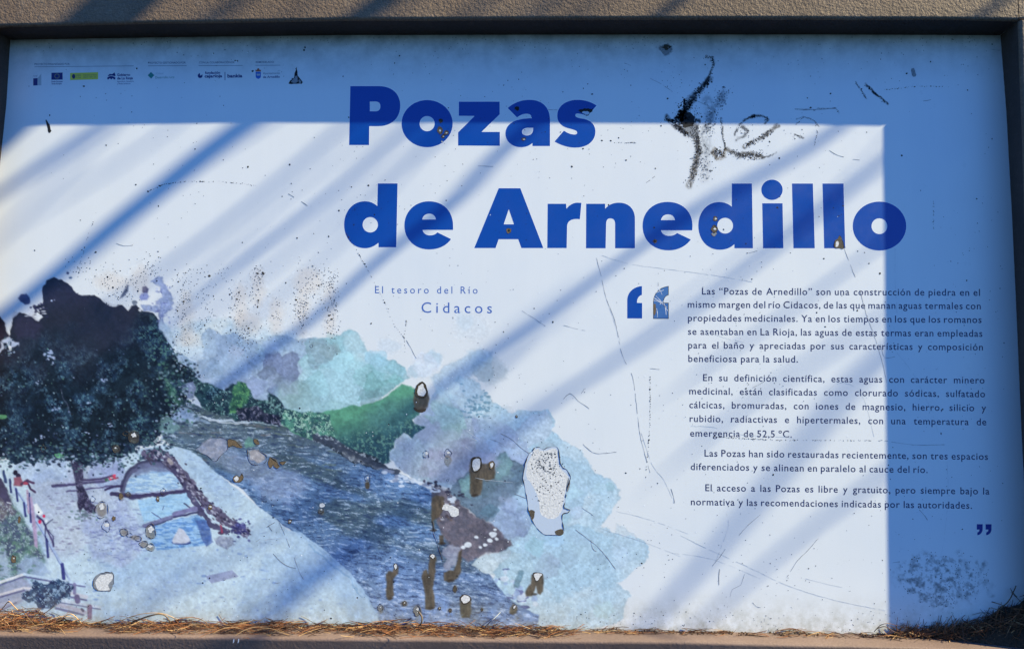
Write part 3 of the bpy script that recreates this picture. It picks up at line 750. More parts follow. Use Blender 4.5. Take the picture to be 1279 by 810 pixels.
# bank stones and the brown spit
wash([(538, 608), (560, 612), (574, 624), (588, 640), (604, 648), (622, 660), (634, 672), (640, 682), (630, 686), (606, 690), (584, 700), (562, 690), (548, 660), (540, 630)], (64, 62, 84), (92, 84, 104), 5, 6, warp=3, edge=2)
wash([(585, 664), (606, 676), (632, 682), (636, 678), (622, 662), (600, 650)], (46, 42, 62), (70, 66, 84), 4, 2, warp=3, alpha=.7)
for k in range(46):
    t = rng.random(); x = 484+t*86+rng.gauss(0, 3); y = 588+t*34+rng.gauss(0, 3)+4*math.sin(t*9)
    blob(x, y, rng.uniform(1.5, 5.2), rng.uniform(1, 2.4), (190, 208, 236) if rng.random() < .7 else (124, 140, 176), .95, .8)
for k in range(26):
    t = rng.random(); blob(530+t*60+rng.gauss(0, 3), 602+t*24+rng.gauss(0, 3), rng.uniform(1, 3), rng.uniform(.8, 2), (40, 40, 66), .8, .8)
for x, y, r in ((616, 667, 5), (612, 674, 3.5), (595, 671, 2.6), (606, 680, 2.6), (584, 680, 5), (578, 683, 3), (618, 661, 2), (600, 683, 2), (621, 672, 2.6)):
    blob(x, y, r, r*.7, (206, 220, 240), 1, 1.2)
for k in range(30): blob(rng.uniform(548, 580), rng.uniform(625, 650), rng.uniform(.8, 3.2), rng.uniform(.7, 2), rng.choice([(170, 178, 200), (104, 92, 92), (70, 64, 80)]), .8, 1)
# pale wash tongue over the river's end, and its dark froth
wash([(588, 704), (604, 692), (622, 688), (636, 686), (640, 700), (632, 712), (616, 716), (604, 716)], (186, 208, 228), (170, 198, 226), warp=1.5, rim=.14)
wash([(616, 712), (640, 690), (660, 690), (668, 712), (660, 745), (644, 748), (630, 730)], (152, 190, 222), (168, 202, 228), warp=3, rim=.1)
for k in range(30):
    t = rng.random(); blob(614+t*50+rng.gauss(0, 5), 712+t*45+rng.gauss(0, 5), rng.uniform(1.5, 6), rng.uniform(1, 4), rng.choice([(96, 106, 160), (196, 214, 238), (188, 208, 236), (84, 96, 150), (150, 176, 220)]), .9, 2)
wash([(644, 722), (650, 713), (654, 716), (652, 728), (648, 736), (642, 734)], (90, 130, 160), (104, 142, 170), warp=2)
# -- pale ground, left and below the pools
def ground(X, Y, s):
    t = sm(.35, .65, BLOT[s])[..., None]; g = sm(.56, .72, LEAF2[s])[..., None]
    c = np.array((182, 208, 232), float)*(1-t)+np.array((160, 190, 224), float)*t
    return c*(1-g*.18)+np.array((120, 146, 200), float)*g*.18
poly([(-90, 560), (0, 575), (60, 562), (140, 566), (175, 560), (200, 556), (214, 556), (238, 562), (252, 572), (266, 586), (290, 606), (318, 628), (345, 648), (360, 662), (376, 664), (404, 686), (434, 712), (455, 738), (471, 766), (478, 790), (478, 810), (-90, 810)], ground, warp=1.5, fine=1.0)
wash([(244, 562), (254, 553), (265, 546), (276, 546), (284, 550), (284, 562), (276, 568), (268, 576), (258, 568)], (158, 160, 186), (128, 136, 172), 5, 3, warp=.6, alpha=.8)
wash([(311, 564), (322, 562), (331, 568), (332, 575), (322, 578), (313, 574)], (168, 166, 178), (130, 128, 140), 4, 3, warp=.6)
line([(345, 645), (378, 668), (434, 714), (456, 742), (472, 770)], 3.0, (140, 174, 216), .55, 2)
line([(385, 680), (436, 722), (452, 745)], 2, (90, 134, 186), .35, 3)
wash([(40, 582), (110, 578), (150, 588), (156, 640), (130, 672), (112, 668), (96, 690), (60, 700), (44, 660), (36, 620)], (150, 166, 204), (176, 192, 220), 20, 3, warp=8, edge=7, rim=0, alpha=.9)
wash([(100, 640), (150, 618), (170, 640), (182, 660), (176, 690), (150, 706), (118, 700), (104, 672)], (140, 158, 208), (166, 186, 222), 10, 7, warp=7, edge=4, rim=0, alpha=.85)
wash([(20, 570), (84, 574), (86, 596), (48, 604), (16, 596)], (164, 188, 224), (144, 168, 214), 9, 3, warp=4, edge=4, rim=0)
wash([(110, 570), (150, 566), (158, 600), (140, 618), (112, 600)], (150, 172, 218), (128, 144, 196), 8, 3, warp=4, edge=3, rim=0)
for k in range(150):
    x, y = rng.gauss(150, 22), rng.gauss(664, 24)
    line([(x, y), (x+rng.uniform(2, 7), y+rng.uniform(-1.5, 1.5))], rng.uniform(.6, 1.6), (98, 108, 166), .5, 1)
for k in range(60):
    x, y = rng.uniform(60, 120), rng.uniform(615, 690)
    blob(x, y, rng.uniform(.8, 3.5), .8, (100, 96, 140), .5, .6)
for k in range(110):
    x, y = rng.uniform(110, 440), rng.uniform(672, 762)
    if x > 300+(y-672)*1.6: continue
    blob(x, y, rng.uniform(.8, 4.0), rng.uniform(.5, 1.5), (122, 152, 206), rng.uniform(.3, .8), .8)
wash([(150, 720), (200, 712), (230, 724), (210, 744), (160, 748)], (146, 174, 218), (160, 188, 224), 10, 3, warp=8, edge=9, rim=0, alpha=.4)
for k in range(40):
    x = rng.uniform(225, 330); y = 575+(x-225)*.75+rng.uniform(-14, 20)
    line([(x, y), (x+rng.uniform(2, 9), y+rng.uniform(-2, 1))], .9, (116, 138, 190), .45, 1)
# -- the pools
def water(c0, c1, k):
    def f(X, Y, s):
        r = fbm(X, Y, 9, 4, k, sy=2.0); t = sm(.46, .62, r)[..., None]
        return np.array(c0, float)*(1-t)+np.array(c1, float)*t
    return f
poly([(150, 612), (153, 600), (160, 586), (172, 577), (188, 573), (204, 576), (218, 586), (228, 598), (234, 612), (200, 618), (166, 624), (152, 616)], (84, 88, 124), warp=1.4, fine=2.5)
line([(151, 613), (154, 600), (161, 587), (173, 578), (188, 574), (204, 577), (217, 587)], 3, (54, 56, 88), .85, 1.4)
poly([(155, 614), (158, 602), (166, 590), (176, 585), (190, 582), (206, 584), (218, 592), (226, 604), (229, 612), (200, 616), (160, 617)], water((176, 208, 236), (140, 176, 220), 2), warp=1.5, fine=1.5)
poly([(164, 596), (172, 580), (186, 577), (204, 581), (214, 590), (204, 589), (184, 588), (172, 594)], (104, 114, 154), warp=1.5, fine=2.5, edge=2, alpha=.8)
poly([(172, 624), (200, 620), (234, 614), (238, 628), (232, 638), (212, 644), (180, 652), (176, 640)], water((158, 200, 238), (142, 186, 230), 5), warp=1, fine=1)
poly([(186, 657), (212, 650), (248, 642), (262, 652), (264, 670), (262, 680), (232, 683), (196, 687), (188, 676)], water((142, 184, 232), (96, 142, 208), 6), warp=1.5, fine=1.5)
poly([(246, 650), (262, 650), (266, 676), (256, 682), (250, 670)], (60, 80, 150), warp=3, fine=3, alpha=.6)
line([(66, 607), (92, 604), (132, 600)], 3.6, (72, 70, 112), 1, 1.2); line([(66, 604), (92, 602), (140, 598)], 1.4, (150, 160, 200), .8, 1)
line([(84, 613), (112, 610), (140, 606)], 2.0, (76, 72, 118), .9, 1.4); line([(104, 599), (126, 598), (140, 594)], 3, (66, 58, 100), .9, 1)
line([(132, 611), (142, 607), (152, 607)], 3, (52, 46, 86), 1, 1)
for k in range(10): blob(rng.uniform(137, 149), rng.uniform(593, 599), rng.uniform(1, 2.4), 1.2, rng.choice([(196, 50, 80), (210, 60, 90), (120, 70, 100), (220, 226, 240)]), .95, .5)
blob(133, 599, 3, 2, (60, 96, 80), .9, 1)
line([(140, 616), (162, 620), (200, 617), (238, 611)], 5.0, (62, 58, 98), 1, 1.6); line([(162, 616.5), (200, 613.6), (236, 608)], 1.4, (140, 146, 190), .7, 1.6)
line([(180, 656), (196, 651), (214, 645)], 5.4, (112, 120, 166), 1, 1.6); line([(182, 658), (198, 654), (214, 647)], 1.6, (40, 44, 90), .9, 1.4)
line([(218, 642), (232, 638), (252, 633)], 6.4, (116, 120, 170), 1, 1.2); line([(217, 645), (234, 642.5), (254, 637)], 2.0, (44, 44, 92), .95, 1)
line([(190, 640), (201, 647)], 1, (60, 70, 120), .9); line([(203, 636), (205, 631)], .8, (60, 70, 120), .9); line([(230, 628), (237, 633)], 1.3, (50, 50, 90), .9)
# stone wall
WL = [(182, 568), (194, 566), (207, 570), (218, 582), (230, 596), (240, 608), (252, 622), (262, 634), (280, 648), (298, 660), (308, 664)]
line(WL, 12, (92, 90, 122), 1, 3.6); line([(218, 588), (232, 606), (240, 622), (250, 638), (264, 654), (284, 664)], 6, (62, 60, 96), .9, 3.4)
for k in range(210):
    i = rng.randrange(len(WL)-1); t = rng.random()
    x = WL[i][0]*(1-t)+WL[i+1][0]*t+rng.gauss(0, 4.2); y = WL[i][1]*(1-t)+WL[i+1][1]*t+rng.gauss(0, 4.2)
    blob(x, y, rng.uniform(.9, 3.2), rng.uniform(.6, 1.6), rng.choice([(38, 36, 66), (50, 46, 76), (60, 54, 76), (160, 166, 196), (130, 130, 158), (176, 186, 212)]), .85, .8, rot=.7)
for k in range(70): blob(rng.gauss(299, 6), rng.gauss(661, 5), rng.uniform(.8, 3), rng.uniform(.6, 1.6), rng.choice([(40, 42, 100), (56, 56, 120), (90, 96, 160)]), .8, 1)
line([(211, 574), (214, 578)], 5, (176, 172, 180), .8, 1)
blob(276, 665, 4, 2.4, (60, 44, 78), .9); line([(276, 656), (277, 664)], 2.2, (140, 60, 92), .9)
blob(226, 677, 12, 3, (52, 70, 140), .9, 1); poly([(214, 675), (218, 667), (224, 659), (230, 662), (237, 672), (236, 676), (226, 679), (216, 678)], (184, 196, 222), warp=1, fine=1)
wash([(268, 672), (276, 668), (290, 672), (294, 680), (284, 686), (270, 680)], (152, 166, 196), (120, 132, 170), 3, 3, warp=1.5)
# metal plate
poly([(256.5, 719), (290, 711.5), (298, 719.5), (264, 728)], (146, 160, 200), warp=.2, fine=.2, edge=.6)
# slope of grass behind the fence
poly([(-90, 606), (2, 600), (14, 620), (30, 650), (44, 672), (56, 700), (40, 722), (-90, 730)], leafy((74, 88, 118), (96, 128, 130), (140, 166, 180), .5, .7), warp=3, edge=3)
poly([(-90, 600), (0, 602), (12, 618), (20, 640), (4, 650), (-90, 640)], leafy((92, 86, 110), (120, 116, 128), (150, 160, 180), .5, .7), warp=3, edge=3, alpha=.8)
poly([(-90, 668), (4, 680), (12, 706), (14, 724), (-90, 724)], (162, 186, 220), warp=3, edge=3, alpha=.8)
poly([(22, 704), (34, 692), (52, 700), (62, 716), (40, 726), (22, 722)], (150, 176, 216), warp=3, edge=3, alpha=.8)
for k in range(90): blob(rng.uniform(-10, 50), rng.uniform(640, 735), rng.uniform(1, 4), rng.uniform(.8, 2.4), rng.choice([(70, 110, 110), (60, 90, 100), (96, 136, 122)]), .5, 1.5)
# fence, sitter and bicycle
poly([(-6, 590), (4, 600), (14, 624), (10, 630), (-8, 612)], (66, 64, 96), warp=.5)
line([(9, 627), (14, 628)], 1.5, (190, 200, 224)); line([(4, 588), (7, 601)], 3.4, (56, 72, 120)); line([(12, 598), (14, 614)], 2.8, (44, 54, 104))
line([(18, 608), (30, 626), (47, 652), (66, 684), (83, 716), (93, 738)], 3.2, (160, 184, 226), 1, .3); line([(20, 611), (48, 656), (84, 720)], 1, (100, 120, 180), .8, .3)
for a, b_, w in (((20, 610), (22, 625), 2.6), ((30, 628), (32, 644), 2.8), ((36, 616), (39, 651), 3.0), ((58, 673), (60, 695), 3), ((77, 704), (79, 722), 3.2)):
    line([a, b_], w, (52, 60, 124), 1, .4)
poly([(37, 620), (40, 620), (46, 660), (47, 684), (43, 682)], (164, 150, 190), warp=.4, fine=.3); line([(34, 612), (36, 640)], 2.6, (170, 156, 190), 1, .4)
blob(19, 590, 2.8, 3.2, (34, 30, 54), 1, .4); blob(22.5, 594, 3, 3, (44, 38, 66), 1, .5)
poly([(17, 596), (25, 595), (30, 604), (27, 607), (17, 606)], (132, 84, 106), warp=.6, fine=.6)
line([(27, 604), (34, 599), (42, 603)], 3, (74, 54, 86), 1, .6); line([(34, 600), (38, 610), (44, 614)], 2.6, (64, 50, 84), 1, .6); blob(32, 603, 3.4, 2, (150, 60, 84), .9, .5)
poly([(42, 630), (46, 628), (50, 634), (54, 640), (50, 644), (44, 640)], (216, 228, 242), warp=.4, fine=.4)
line([(46, 644), (54, 650), (60, 664), (66, 676), (67, 682)], 2.2, (66, 60, 110), .9, 1.4); line([(50, 646), (57, 655), (56, 668), (60, 676)], 1.6, (44, 44, 92), .9, 1.2)
blob(55, 644, 1.8, 2, (190, 40, 84), 1, .4); blob(50, 651, 2, 2.6, (190, 44, 90), 1, .4); blob(58, 650, 2, 2, (206, 220, 240), 1, .4)
line([(58, 654), (66, 648)], 1, (50, 50, 90)); line([(60, 662), (66, 668), (67, 680)], 1.2, (40, 40, 90), .8, .8)
# lower left rails
poly([(-20, 736), (0, 730), (30, 720), (44, 738), (20, 756), (-20, 770)], (140, 150, 186), warp=1.5, edge=2, alpha=.8)
for pts, w in (([(-20, 736.6), (0, 730), (30, 719.6), (62, 725), (106, 732)], 2.0), ([(-20, 752), (0, 745), (30, 736.5)], 2.4), ([(76, 742.5), (108, 749)], 2.4), ([(70, 759), (104, 767)], 3), ([(76, 752), (125, 760)], 1.6)):
    line(pts, w, (84, 88, 140), .85, .3)
for pts, w, c in (([(-20, 733), (0, 726.5), (30, 716.5)], 3.2, (204, 216, 234)), ([(30, 716.5), (62, 722), (106, 729.5)], 2.8, (178, 204, 236)),
                  ([(-20, 749), (0, 742), (30, 733.5), (42, 735)], 3.0, (196, 202, 222)), ([(76, 738), (92, 741), (108, 745)], 4.4, (186, 196, 220)),
                  ([(76, 749), (100, 753), (125, 757.5)], 3.0, (184, 202, 230)), ([(-10, 757), (10, 752), (28, 746)], 3.4, (160, 172, 204)),
                  ([(70, 754), (90, 759), (106, 764)], 5, (166, 172, 204)), ([(-10, 768), (20, 752)], 1.5, (104, 110, 156))):
    line(pts, w, c, 1, .2)
for a, b_, w, c in (((93, 729), (93, 740), 4, (120, 122, 170)), ((96, 745), (97, 750), 7, (100, 96, 146)), ((112, 757), (112, 770), 6, (112, 96, 136)), ((78, 704), (80, 722), 3.6, (56, 62, 130)), ((102, 760), (104, 762), 3, (70, 66, 110))):
    line([a, b_], w, c, 1, .2)
poly([(24, 744), (34, 734), (44, 724), (58, 730), (66, 726), (72, 724), (84, 726), (90, 732), (82, 744), (70, 752), (64, 760), (50, 758), (40, 748), (28, 748)], leafy((36, 50, 92), (58, 84, 122), (128, 158, 196), .54, .66), warp=3, fine=5)
# -- the big tree
poly([(85, 560), (104, 560), (104, 590), (104, 606), (111, 622), (120, 634), (119, 640), (110, 640), (104, 634), (100, 640), (97, 630), (96, 616), (94, 602), (90, 582)], leafy((40, 38, 66), (58, 56, 88), (92, 92, 126), .5, .7), warp=.8, fine=1.2)
for k in range(40): blob(rng.gauss(106, 9), rng.gauss(643, 4), rng.uniform(1, 3), rng.uniform(.8, 1.6), rng.choice([(84, 104, 120), (104, 112, 140), (96, 126, 130)]), .7, 1)
CR = [(-90, 398), (-2, 393), (4, 399), (8, 413), (15, 428), (13, 440), (6, 424), (12, 418), (16, 398), (24, 390), (36, 393), (48, 402), (54, 396), (46, 389), (42, 384), (53, 378), (54, 357), (59, 350), (68, 346.5), (77, 350), (88, 358), (94, 364), (100, 368), (118, 368), (126, 374), (136, 382), (144, 383), (152, 381), (160, 388), (163, 382), (170, 380), (178, 387), (192, 392), (197, 400), (202, 412), (212, 428), (218, 440), (222, 452), (236, 460), (246, 466), (240, 476), (226, 482), (232, 494), (238, 502), (224, 508), (214, 520), (208, 536), (197, 545), (186, 556), (172, 556), (160, 566), (150, 572), (140, 570), (128, 580), (118, 574), (108, 582), (98, 576), (84, 574), (72, 566), (62, 574), (50, 572), (42, 582), (34, 574), (20, 580), (6, 570), (-90, 572)]
def crown(X, Y, s):
    leafd = sm(385, 480, Y+N1[s]*110+N2[s]*60+.30*(X-90))*(.45+.55*sm(.3, .6, BLOT[s]))
    hol = sm(.40, .62, LEAF3[s])[..., None]
    a = sm(.30, .60, LEAF2[s])[..., None]
    dark = np.array((10, 18, 36), float); dk2 = np.array((32, 34, 50), float)
    wc = dark*(1-sm(.35, .6, BLOT[s])[..., None])+dk2*sm(.35, .6, BLOT[s])[..., None]        # watercolour top
    up = sm(400, 360, Y)[..., None]
    wc = wc*(1-up*.4)+np.array((44, 42, 82), float)*up*.4
    lf = np.array((10, 16, 34), float)*(1-a)+np.array((30, 50, 74), float)*a
    b = sm(.50, .68, LEAF[s])[..., None]*(.12+.88*hol)
    lf = lf*(.55+.65*hol)
    gright = sm(130, 205, X)[..., None]*.6
    lite = np.array((88, 130, 152), float)*(1-gright)+np.array((92, 146, 122), float)*gright
    lf = lf*(1-b*.75)+lite*b*.75
    L = leafd[..., None]
    return wc*(1-L)+lf*L
poly(CR, crown, warp=.8, fine=1.6, edge=.9)
poly([(104, 392), (130, 384), (160, 392), (168, 420), (150, 440), (118, 436), (100, 414)], (36, 36, 60), warp=10, fine=5, edge=12, alpha=.45)
poly([(80, 410), (110, 410), (130, 430), (128, 470), (96, 480), (76, 450)], (44, 48, 66), warp=14, fine=4, edge=14, alpha=.40)
poly([(20, 392), (40, 394), (52, 408), (44, 424), (24, 420), (16, 408)], (50, 46, 76), warp=4, fine=3, edge=6, alpha=.6)
poly([(-10, 396), (4, 402), (10, 420), (0, 424), (-12, 420)], (40, 32, 48), warp=2, edge=3, alpha=.7)
# leafy fringe hanging over the ground
for k in range(420):
    x = rng.uniform(-20, 215); y = 566+rng.gauss(0, 10)-.25*max(0, x-150)
    blob(x, y, rng.uniform(.8, 3.0), rng.uniform(.7, 2.0), rng.choice([(30, 44, 72), (44, 66, 92), (60, 92, 110), (26, 34, 60), (84, 116, 126)]), .85, .8)
for k in range(140):
    t = rng.random(); x = 206+rng.gauss(10, 14); y = 450+t*80+rng.gauss(0, 5)
    blob(x, y, rng.uniform(.8, 3), rng.uniform(.7, 2), rng.choice([(34, 50, 74), (60, 90, 104), (76, 122, 104), (48, 84, 84), (110, 138, 160)]), .8, .9)
poly([(205, 470), (216, 482), (228, 498), (234, 504), (222, 508), (212, 502), (208, 486)], leafy((40, 76, 76), (60, 112, 92), (110, 156, 140), .5, .68), warp=4, fine=5, edge=3, alpha=.7)
for k in range(520):
    x = rng.uniform(-10, 220); y = rng.uniform(430, 570)
    if rng.random() > (y-400)/190: continue
    blob(x, y, rng.uniform(.5, 1.3), rng.uniform(.5, 1.1), rng.choice([(112, 150, 170), (140, 170, 190), (84, 128, 120), (96, 116, 160)]), rng.uniform(.4, .95), .4, .5)
# holes in the crown
for x, y, r in ((64, 438, 3.0), (63, 443, 4.2), (68, 447, 2.4), (61, 449, 2), (66, 453, 1.6), (47, 478, 2), (110, 545-5, 2), (68, 511, 2.6), (73, 510, 2), (137, 530, 2.6), (127, 475, 2.4), (132, 474, 1.8), (66, 375, 1.8), (52, 545, 3), (45, 550, 2.4), (111, 503, 2), (92, 472, 1.2)):
    for j in range(4): blob(x+rng.gauss(0, r*.7), y+rng.gauss(0, r*.5), r*rng.uniform(.3, .7), r*rng.uniform(.2, .45), (160, 182, 226), .9, .5)
poly([(2, 425), (8, 420), (14, 424), (24, 428), (25, 432), (16, 432), (8, 428), (2, 430)], (166, 182, 216), warp=.8); poly([(0, 426), (4, 430), (3, 438), (-1, 442)], (170, 184, 214), warp=.5)
for k in range(24): blob(rng.gauss(43, 6), rng.gauss(389, 4), rng.uniform(1, 3), rng.uniform(.6, 1.2), (196, 208, 232), .9, .8)
for k in range(20): blob(rng.gauss(45, 7), rng.gauss(384, 4), rng.uniform(.6, 2), rng.uniform(.6, 1.4), (46, 46, 84), .9, .8)
blob(74, 568, 6, 2.6, (92, 170, 120), .9, 2); blob(3, 520, 6, 3, (90, 150, 110), .9, 2)
line([(76, 486), (78, 496), (84, 504), (87, 516)], 1.0, (104, 110, 140), .6, 1.5)
wash([(200, 522), (208, 520), (220, 528), (226, 536), (212, 542), (200, 538)], (96, 142, 150), (120, 168, 170), 4, 3, warp=3, alpha=.7)
# loose blots around the tree top
poly([(22, 372), (26, 367), (33, 366), (37, 371), (37, 378), (31, 380), (26, 376)], (60, 72, 118), warp=.8, fine=1)
poly([(151, 371), (156, 360), (158, 355), (161, 356), (160, 364), (154, 372), (149, 373)], (88, 100, 132), warp=.7, fine=1)
poly([(178, 364), (178, 358), (182, 356.5), (186, 360), (185, 366), (180, 366)], (64, 66, 110), warp=.7, fine=1)
poly([(174, 371), (177, 366), (185, 366), (187, 370), (184, 375), (176, 375)], (128, 142, 200), warp=.7, fine=1)
blob(88, 347, 2.3, 1.4, (70, 96, 140), 1, .5); blob(84.5, 341, 1.5, 1.7, (60, 72, 110), 1, .5)
for pts in ([(189, 352), (194, 347), (202, 345), (203, 352), (208, 358), (215, 366), (217, 374), (210, 376), (202, 368), (200, 357)],
            [(196, 375), (208, 366), (216, 374), (216, 386), (206, 393), (204, 405), (200, 410), (197, 396), (198, 386)],
            [(176, 380), (186, 380), (196, 382), (200, 390), (190, 390), (180, 387)]):
    wash(pts, (128, 146, 204), (140, 160, 212), 6, 3, warp=1.6, rim=.14)
for k in range(50): blob(rng.gauss(205, 6), rng.gauss(386, 10), rng.uniform(.6, 2.4), rng.uniform(.6, 1.8), rng.choice([(90, 96, 160), (170, 186, 226), (110, 124, 180)]), .6, 1)
blob(168, 378, 3, 3, (90, 104, 130), .8, 1.5); blob(175, 387, 2, 2, (196, 206, 222), .9, 1)
wash([(200, 398), (212, 412), (222, 428), (216, 436), (208, 424), (200, 410)], (156, 182, 218), (172, 198, 226), warp=2, alpha=.8)
# ragged leafage all round the crown, and light between the leaves at its edge
for k in range(900):
    i = rng.randrange(len(CR)); a, b_ = CR[i], CR[(i+1) % len(CR)]; t = rng.random()
    x = a[0]*(1-t)+b_[0]*t; y = a[1]*(1-t)+b_[1]*t
    if x < -20 or y < 425: continue
    x += rng.gauss(0, 5); y += rng.gauss(0, 5)
    blob(x, y, rng.uniform(.6, 2.2), rng.uniform(.5, 1.6), rng.choice([(24, 34, 56), (40, 58, 82), (62, 90, 108), (30, 42, 64), (88, 118, 128)]) if rng.random() < .8 else (150, 172, 208), .85, .7, .6)
# photographic texture under everything printed
T1 = fbm(GX, GY, 3.2, 3, 13); T2 = fbm(GX, GY, 9, 4, 14)
cm = sm(.2, .8, cov)[..., None]
img *= 1+((T1-.5)*.24+(T2-.5)*.16)[..., None]*cm*(1.15-.55*sm(120, 205, img.mean(-1)))[..., None]
# print raster grain
img *= (1+(GRAIN-.5)[..., None]*.10)

# beige weathering above the hills, and the brown runs that stain the picture below its torn spots
for x, y, rx, ry in ((232, 395, 10, 34), (236, 424, 16, 10), (300, 380, 9, 28), (310, 405, 18, 14), (322, 360, 8, 26), (378, 392, 8, 30), (412, 385, 8, 34), (385, 350, 18, 16), (140, 352, 24, 10), (176, 350, 12, 16), (345, 395, 9, 22)):
    blob(x, y, rx, ry, (208, 200, 196), .35, 3, 6)
def stain_tex(X, Y, s):
    v = fbm(X, Y, 3, 3, 6, sy=12)[..., None]; g = GRAIN[s][..., None]
    return np.array((92, 84, 74), float)*(.62+.55*v+.25*(g-.5))
wash([(553, 684), (563, 680), (575, 684), (573, 694), (569, 702), (562, 712), (554, 711), (556, 698), (552, 690)], (150, 158, 190), (118, 124, 160), 4, 3, warp=1, alpha=.85)
RUNS = [
 [(483, 716), (486, 712), (491, 714), (494, 706), (498, 708), (497, 716), (492, 722), (492, 736), (493, 744), (487, 749), (482, 744), (483, 730)],
 [(536, 696), (540, 692), (545, 695), (544, 708), (543, 722), (541, 734), (543, 744), (543, 758), (538, 761), (531, 760), (531, 744), (529, 732), (527, 722), (528, 712), (533, 711), (535, 716)],
 [(554, 715), (560, 712), (566, 712), (571, 700), (573, 688), (577, 686), (576, 700), (575, 714), (572, 722), (562, 727), (555, 724)],
 [(574, 746), (579, 743), (586, 744), (589, 752), (589, 764), (586, 772), (583, 769), (578, 771), (575, 765), (574, 754)],
 [(637, 758), (642, 753), (646, 756), (646, 762), (640, 767), (636, 764)],
 [(664, 718), (670, 716), (678, 717), (679, 724), (678, 738), (675, 743), (671, 740), (670, 732), (668, 738), (664, 744), (657, 744), (656, 738), (661, 731), (664, 728)],
 [(539, 622), (545, 618), (554, 620), (556, 630), (552, 640), (546, 646), (541, 650), (543, 664), (540, 660), (538, 640)],
 [(548, 668), (554, 668), (554, 678), (550, 680)],
 [(588, 573), (594, 571), (601, 572), (602, 578), (609, 579), (612, 577), (618, 579), (618, 590), (617, 597), (608, 601), (603, 598), (602, 610), (600, 617), (592, 620), (587, 615), (587, 600), (586, 585)],
 [(517, 490), (534, 488), (536, 498), (534, 508), (530, 513), (524, 514), (518, 510), (516, 500)],
]
for r_ in RUNS:
    poly(r_, stain_tex, warp=.5, fine=1.2, edge=1.5, alpha=.93)
    yb = max(p[1] for p in r_); xb = sum(p[0] for p in r_ if p[1] > yb-8)/max(1, len([p for p in r_ if p[1] > yb-8]))
    blob(xb, yb-2, 4.5, 1.6, (48, 40, 36), .75, .8, 1.2)
for x, y, rx, ry in ((127, 636, 7, 9), (188, 664, 6.5, 9), (187, 684, 5, 4), (155, 665, 5, 4), (168, 671, 6, 3), (179, 679, 5, 4), (459, 604, 3, 6), (559, 574, 4, 6), (505, 754, 4, 4), (475, 760, 4, 5), (521, 762, 5, 7), (568, 735, 3, 5),
                     (562, 762, 3, 3), (602, 761, 2, 2), (401, 638, 4, 4), (160, 617, 4, 3), (151, 620, 3, 5), (145, 560, 5, 5), (167, 545, 7, 8), (341, 577, 6, 5), (293, 554, 9, 4), (320, 552, 3, 4)):
    blob(x, y, rx, ry, (104, 92, 76), .55, 1.2, 1.8)

# ---- onto a fine grid lying on the panel
def lay(name, lvl):
    L_ = np.clip(img, 0, 255)/255.0
    L_ = np.where(L_ <= .04045, L_/12.92, ((L_+.055)/1.055)**2.4)
    wl_ = np.array([lin(v) for v in WHITE_LIT]); bl_ = np.array(BLANK)
    L_ = np.clip(L_/wl_*bl_, 0.002, .88)
    keep = cov > .004
    iy, ix = np.nonzero(keep[:-1, :-1] | keep[1:, 1:] | keep[:-1, 1:] | keep[1:, :-1])
    ny, nx = GX.shape
    vid = -np.ones(ny*nx, int)
    quads = np.stack([iy*nx+ix, (iy+1)*nx+ix, (iy+1)*nx+ix+1, iy*nx+ix+1], 1)
    used = np.unique(quads); vid[used] = np.arange(len(used))
    co = Pn(GX.ravel()[used], GY.ravel()[used], -LV*lvl)
    me = bpy.data.meshes.new(name)
    me.vertices.add(len(used)); me.vertices.foreach_set('co', co.ravel().astype(np.float32))
    nq = len(quads)
    me.loops.add(nq*4); me.loops.foreach_set('vertex_index', vid[quads].ravel().astype(np.int32))
    me.polygons.add(nq); me.polygons.foreach_set('loop_start', (np.arange(nq)*4).astype(np.int32))
    me.update(calc_edges=True)
    at = me.attributes.new('print', 'FLOAT_COLOR', 'POINT')
    rgba = np.ones((len(used), 4), np.float32); rgba[:, :3] = L_.reshape(-1, 3)[used]
    at.data.foreach_set('color', rgba.ravel())
    return add(name, me, M_PRINT, panel)

picture = lay('printed_picture', 1)
picture['label'] = 'printed watercolour of a river with stone pools and a dark tree'

# ---- soot of the scorched scrawl, a film of its own: soft smears under the grains
canvas(806, 1130, 50, 250, .9)
def soot(pts, w, a, col=(34, 36, 40), wav=2.2):
    s = box(pts, 12+w); X, Y = GX[s], GY[s]
    d = sdf(pts, X+n1[s]*wav*2+N1[s]*3, Y+n2[s]*wav*2, closed=False)
    al = sm(-w, -w*.15, d)*a*np.clip(sm(.34, .60, LEAF[s])*.8+sm(.3, .6, LEAF2[s])*.5, 0, 1)
    blend(s, col, np.clip(al, 0, 1))
soot([(882, 72), (889, 72), (891, 80), (886, 96), (880, 106)], 1.6, .7)
soot([(887, 98), (875, 112), (864, 126), (856, 138), (851, 148)], 5, .95); soot([(866, 120), (858, 132), (852, 146)], 7, .9)
soot([(848, 150), (856, 150), (866, 152)], 8, 1.0, (24, 25, 28)); soot([(832, 146), (842, 155), (858, 169)], 4.5, .95)
soot([(852, 158), (864, 160), (868, 168)], 8, .8, (70, 72, 76)); soot([(864, 162), (871, 178), (872, 194), (868, 210), (861, 232)], 5.5, .8, (84, 80, 74))
soot([(872, 150), (870, 170), (872, 190)], 3.5, .9); soot([(884, 125), (888, 140), (880, 168), (884, 190)], 9, .35, (90, 96, 104)); soot([(905, 116), (898, 130), (890, 142), (884, 160)], 7, .45, (84, 92, 104))
soot([(874, 190), (882, 205), (879, 222)], 10, .28, (130, 132, 136)); soot([(901, 148), (903, 170), (906, 186)], 1.6, .8)
soot([(892, 186), (890, 192), (896, 198), (904, 196), (906, 189)], 3.4, .8, (96, 84, 66)); soot([(880, 180), (886, 190), (894, 192)], 1.6, .7)
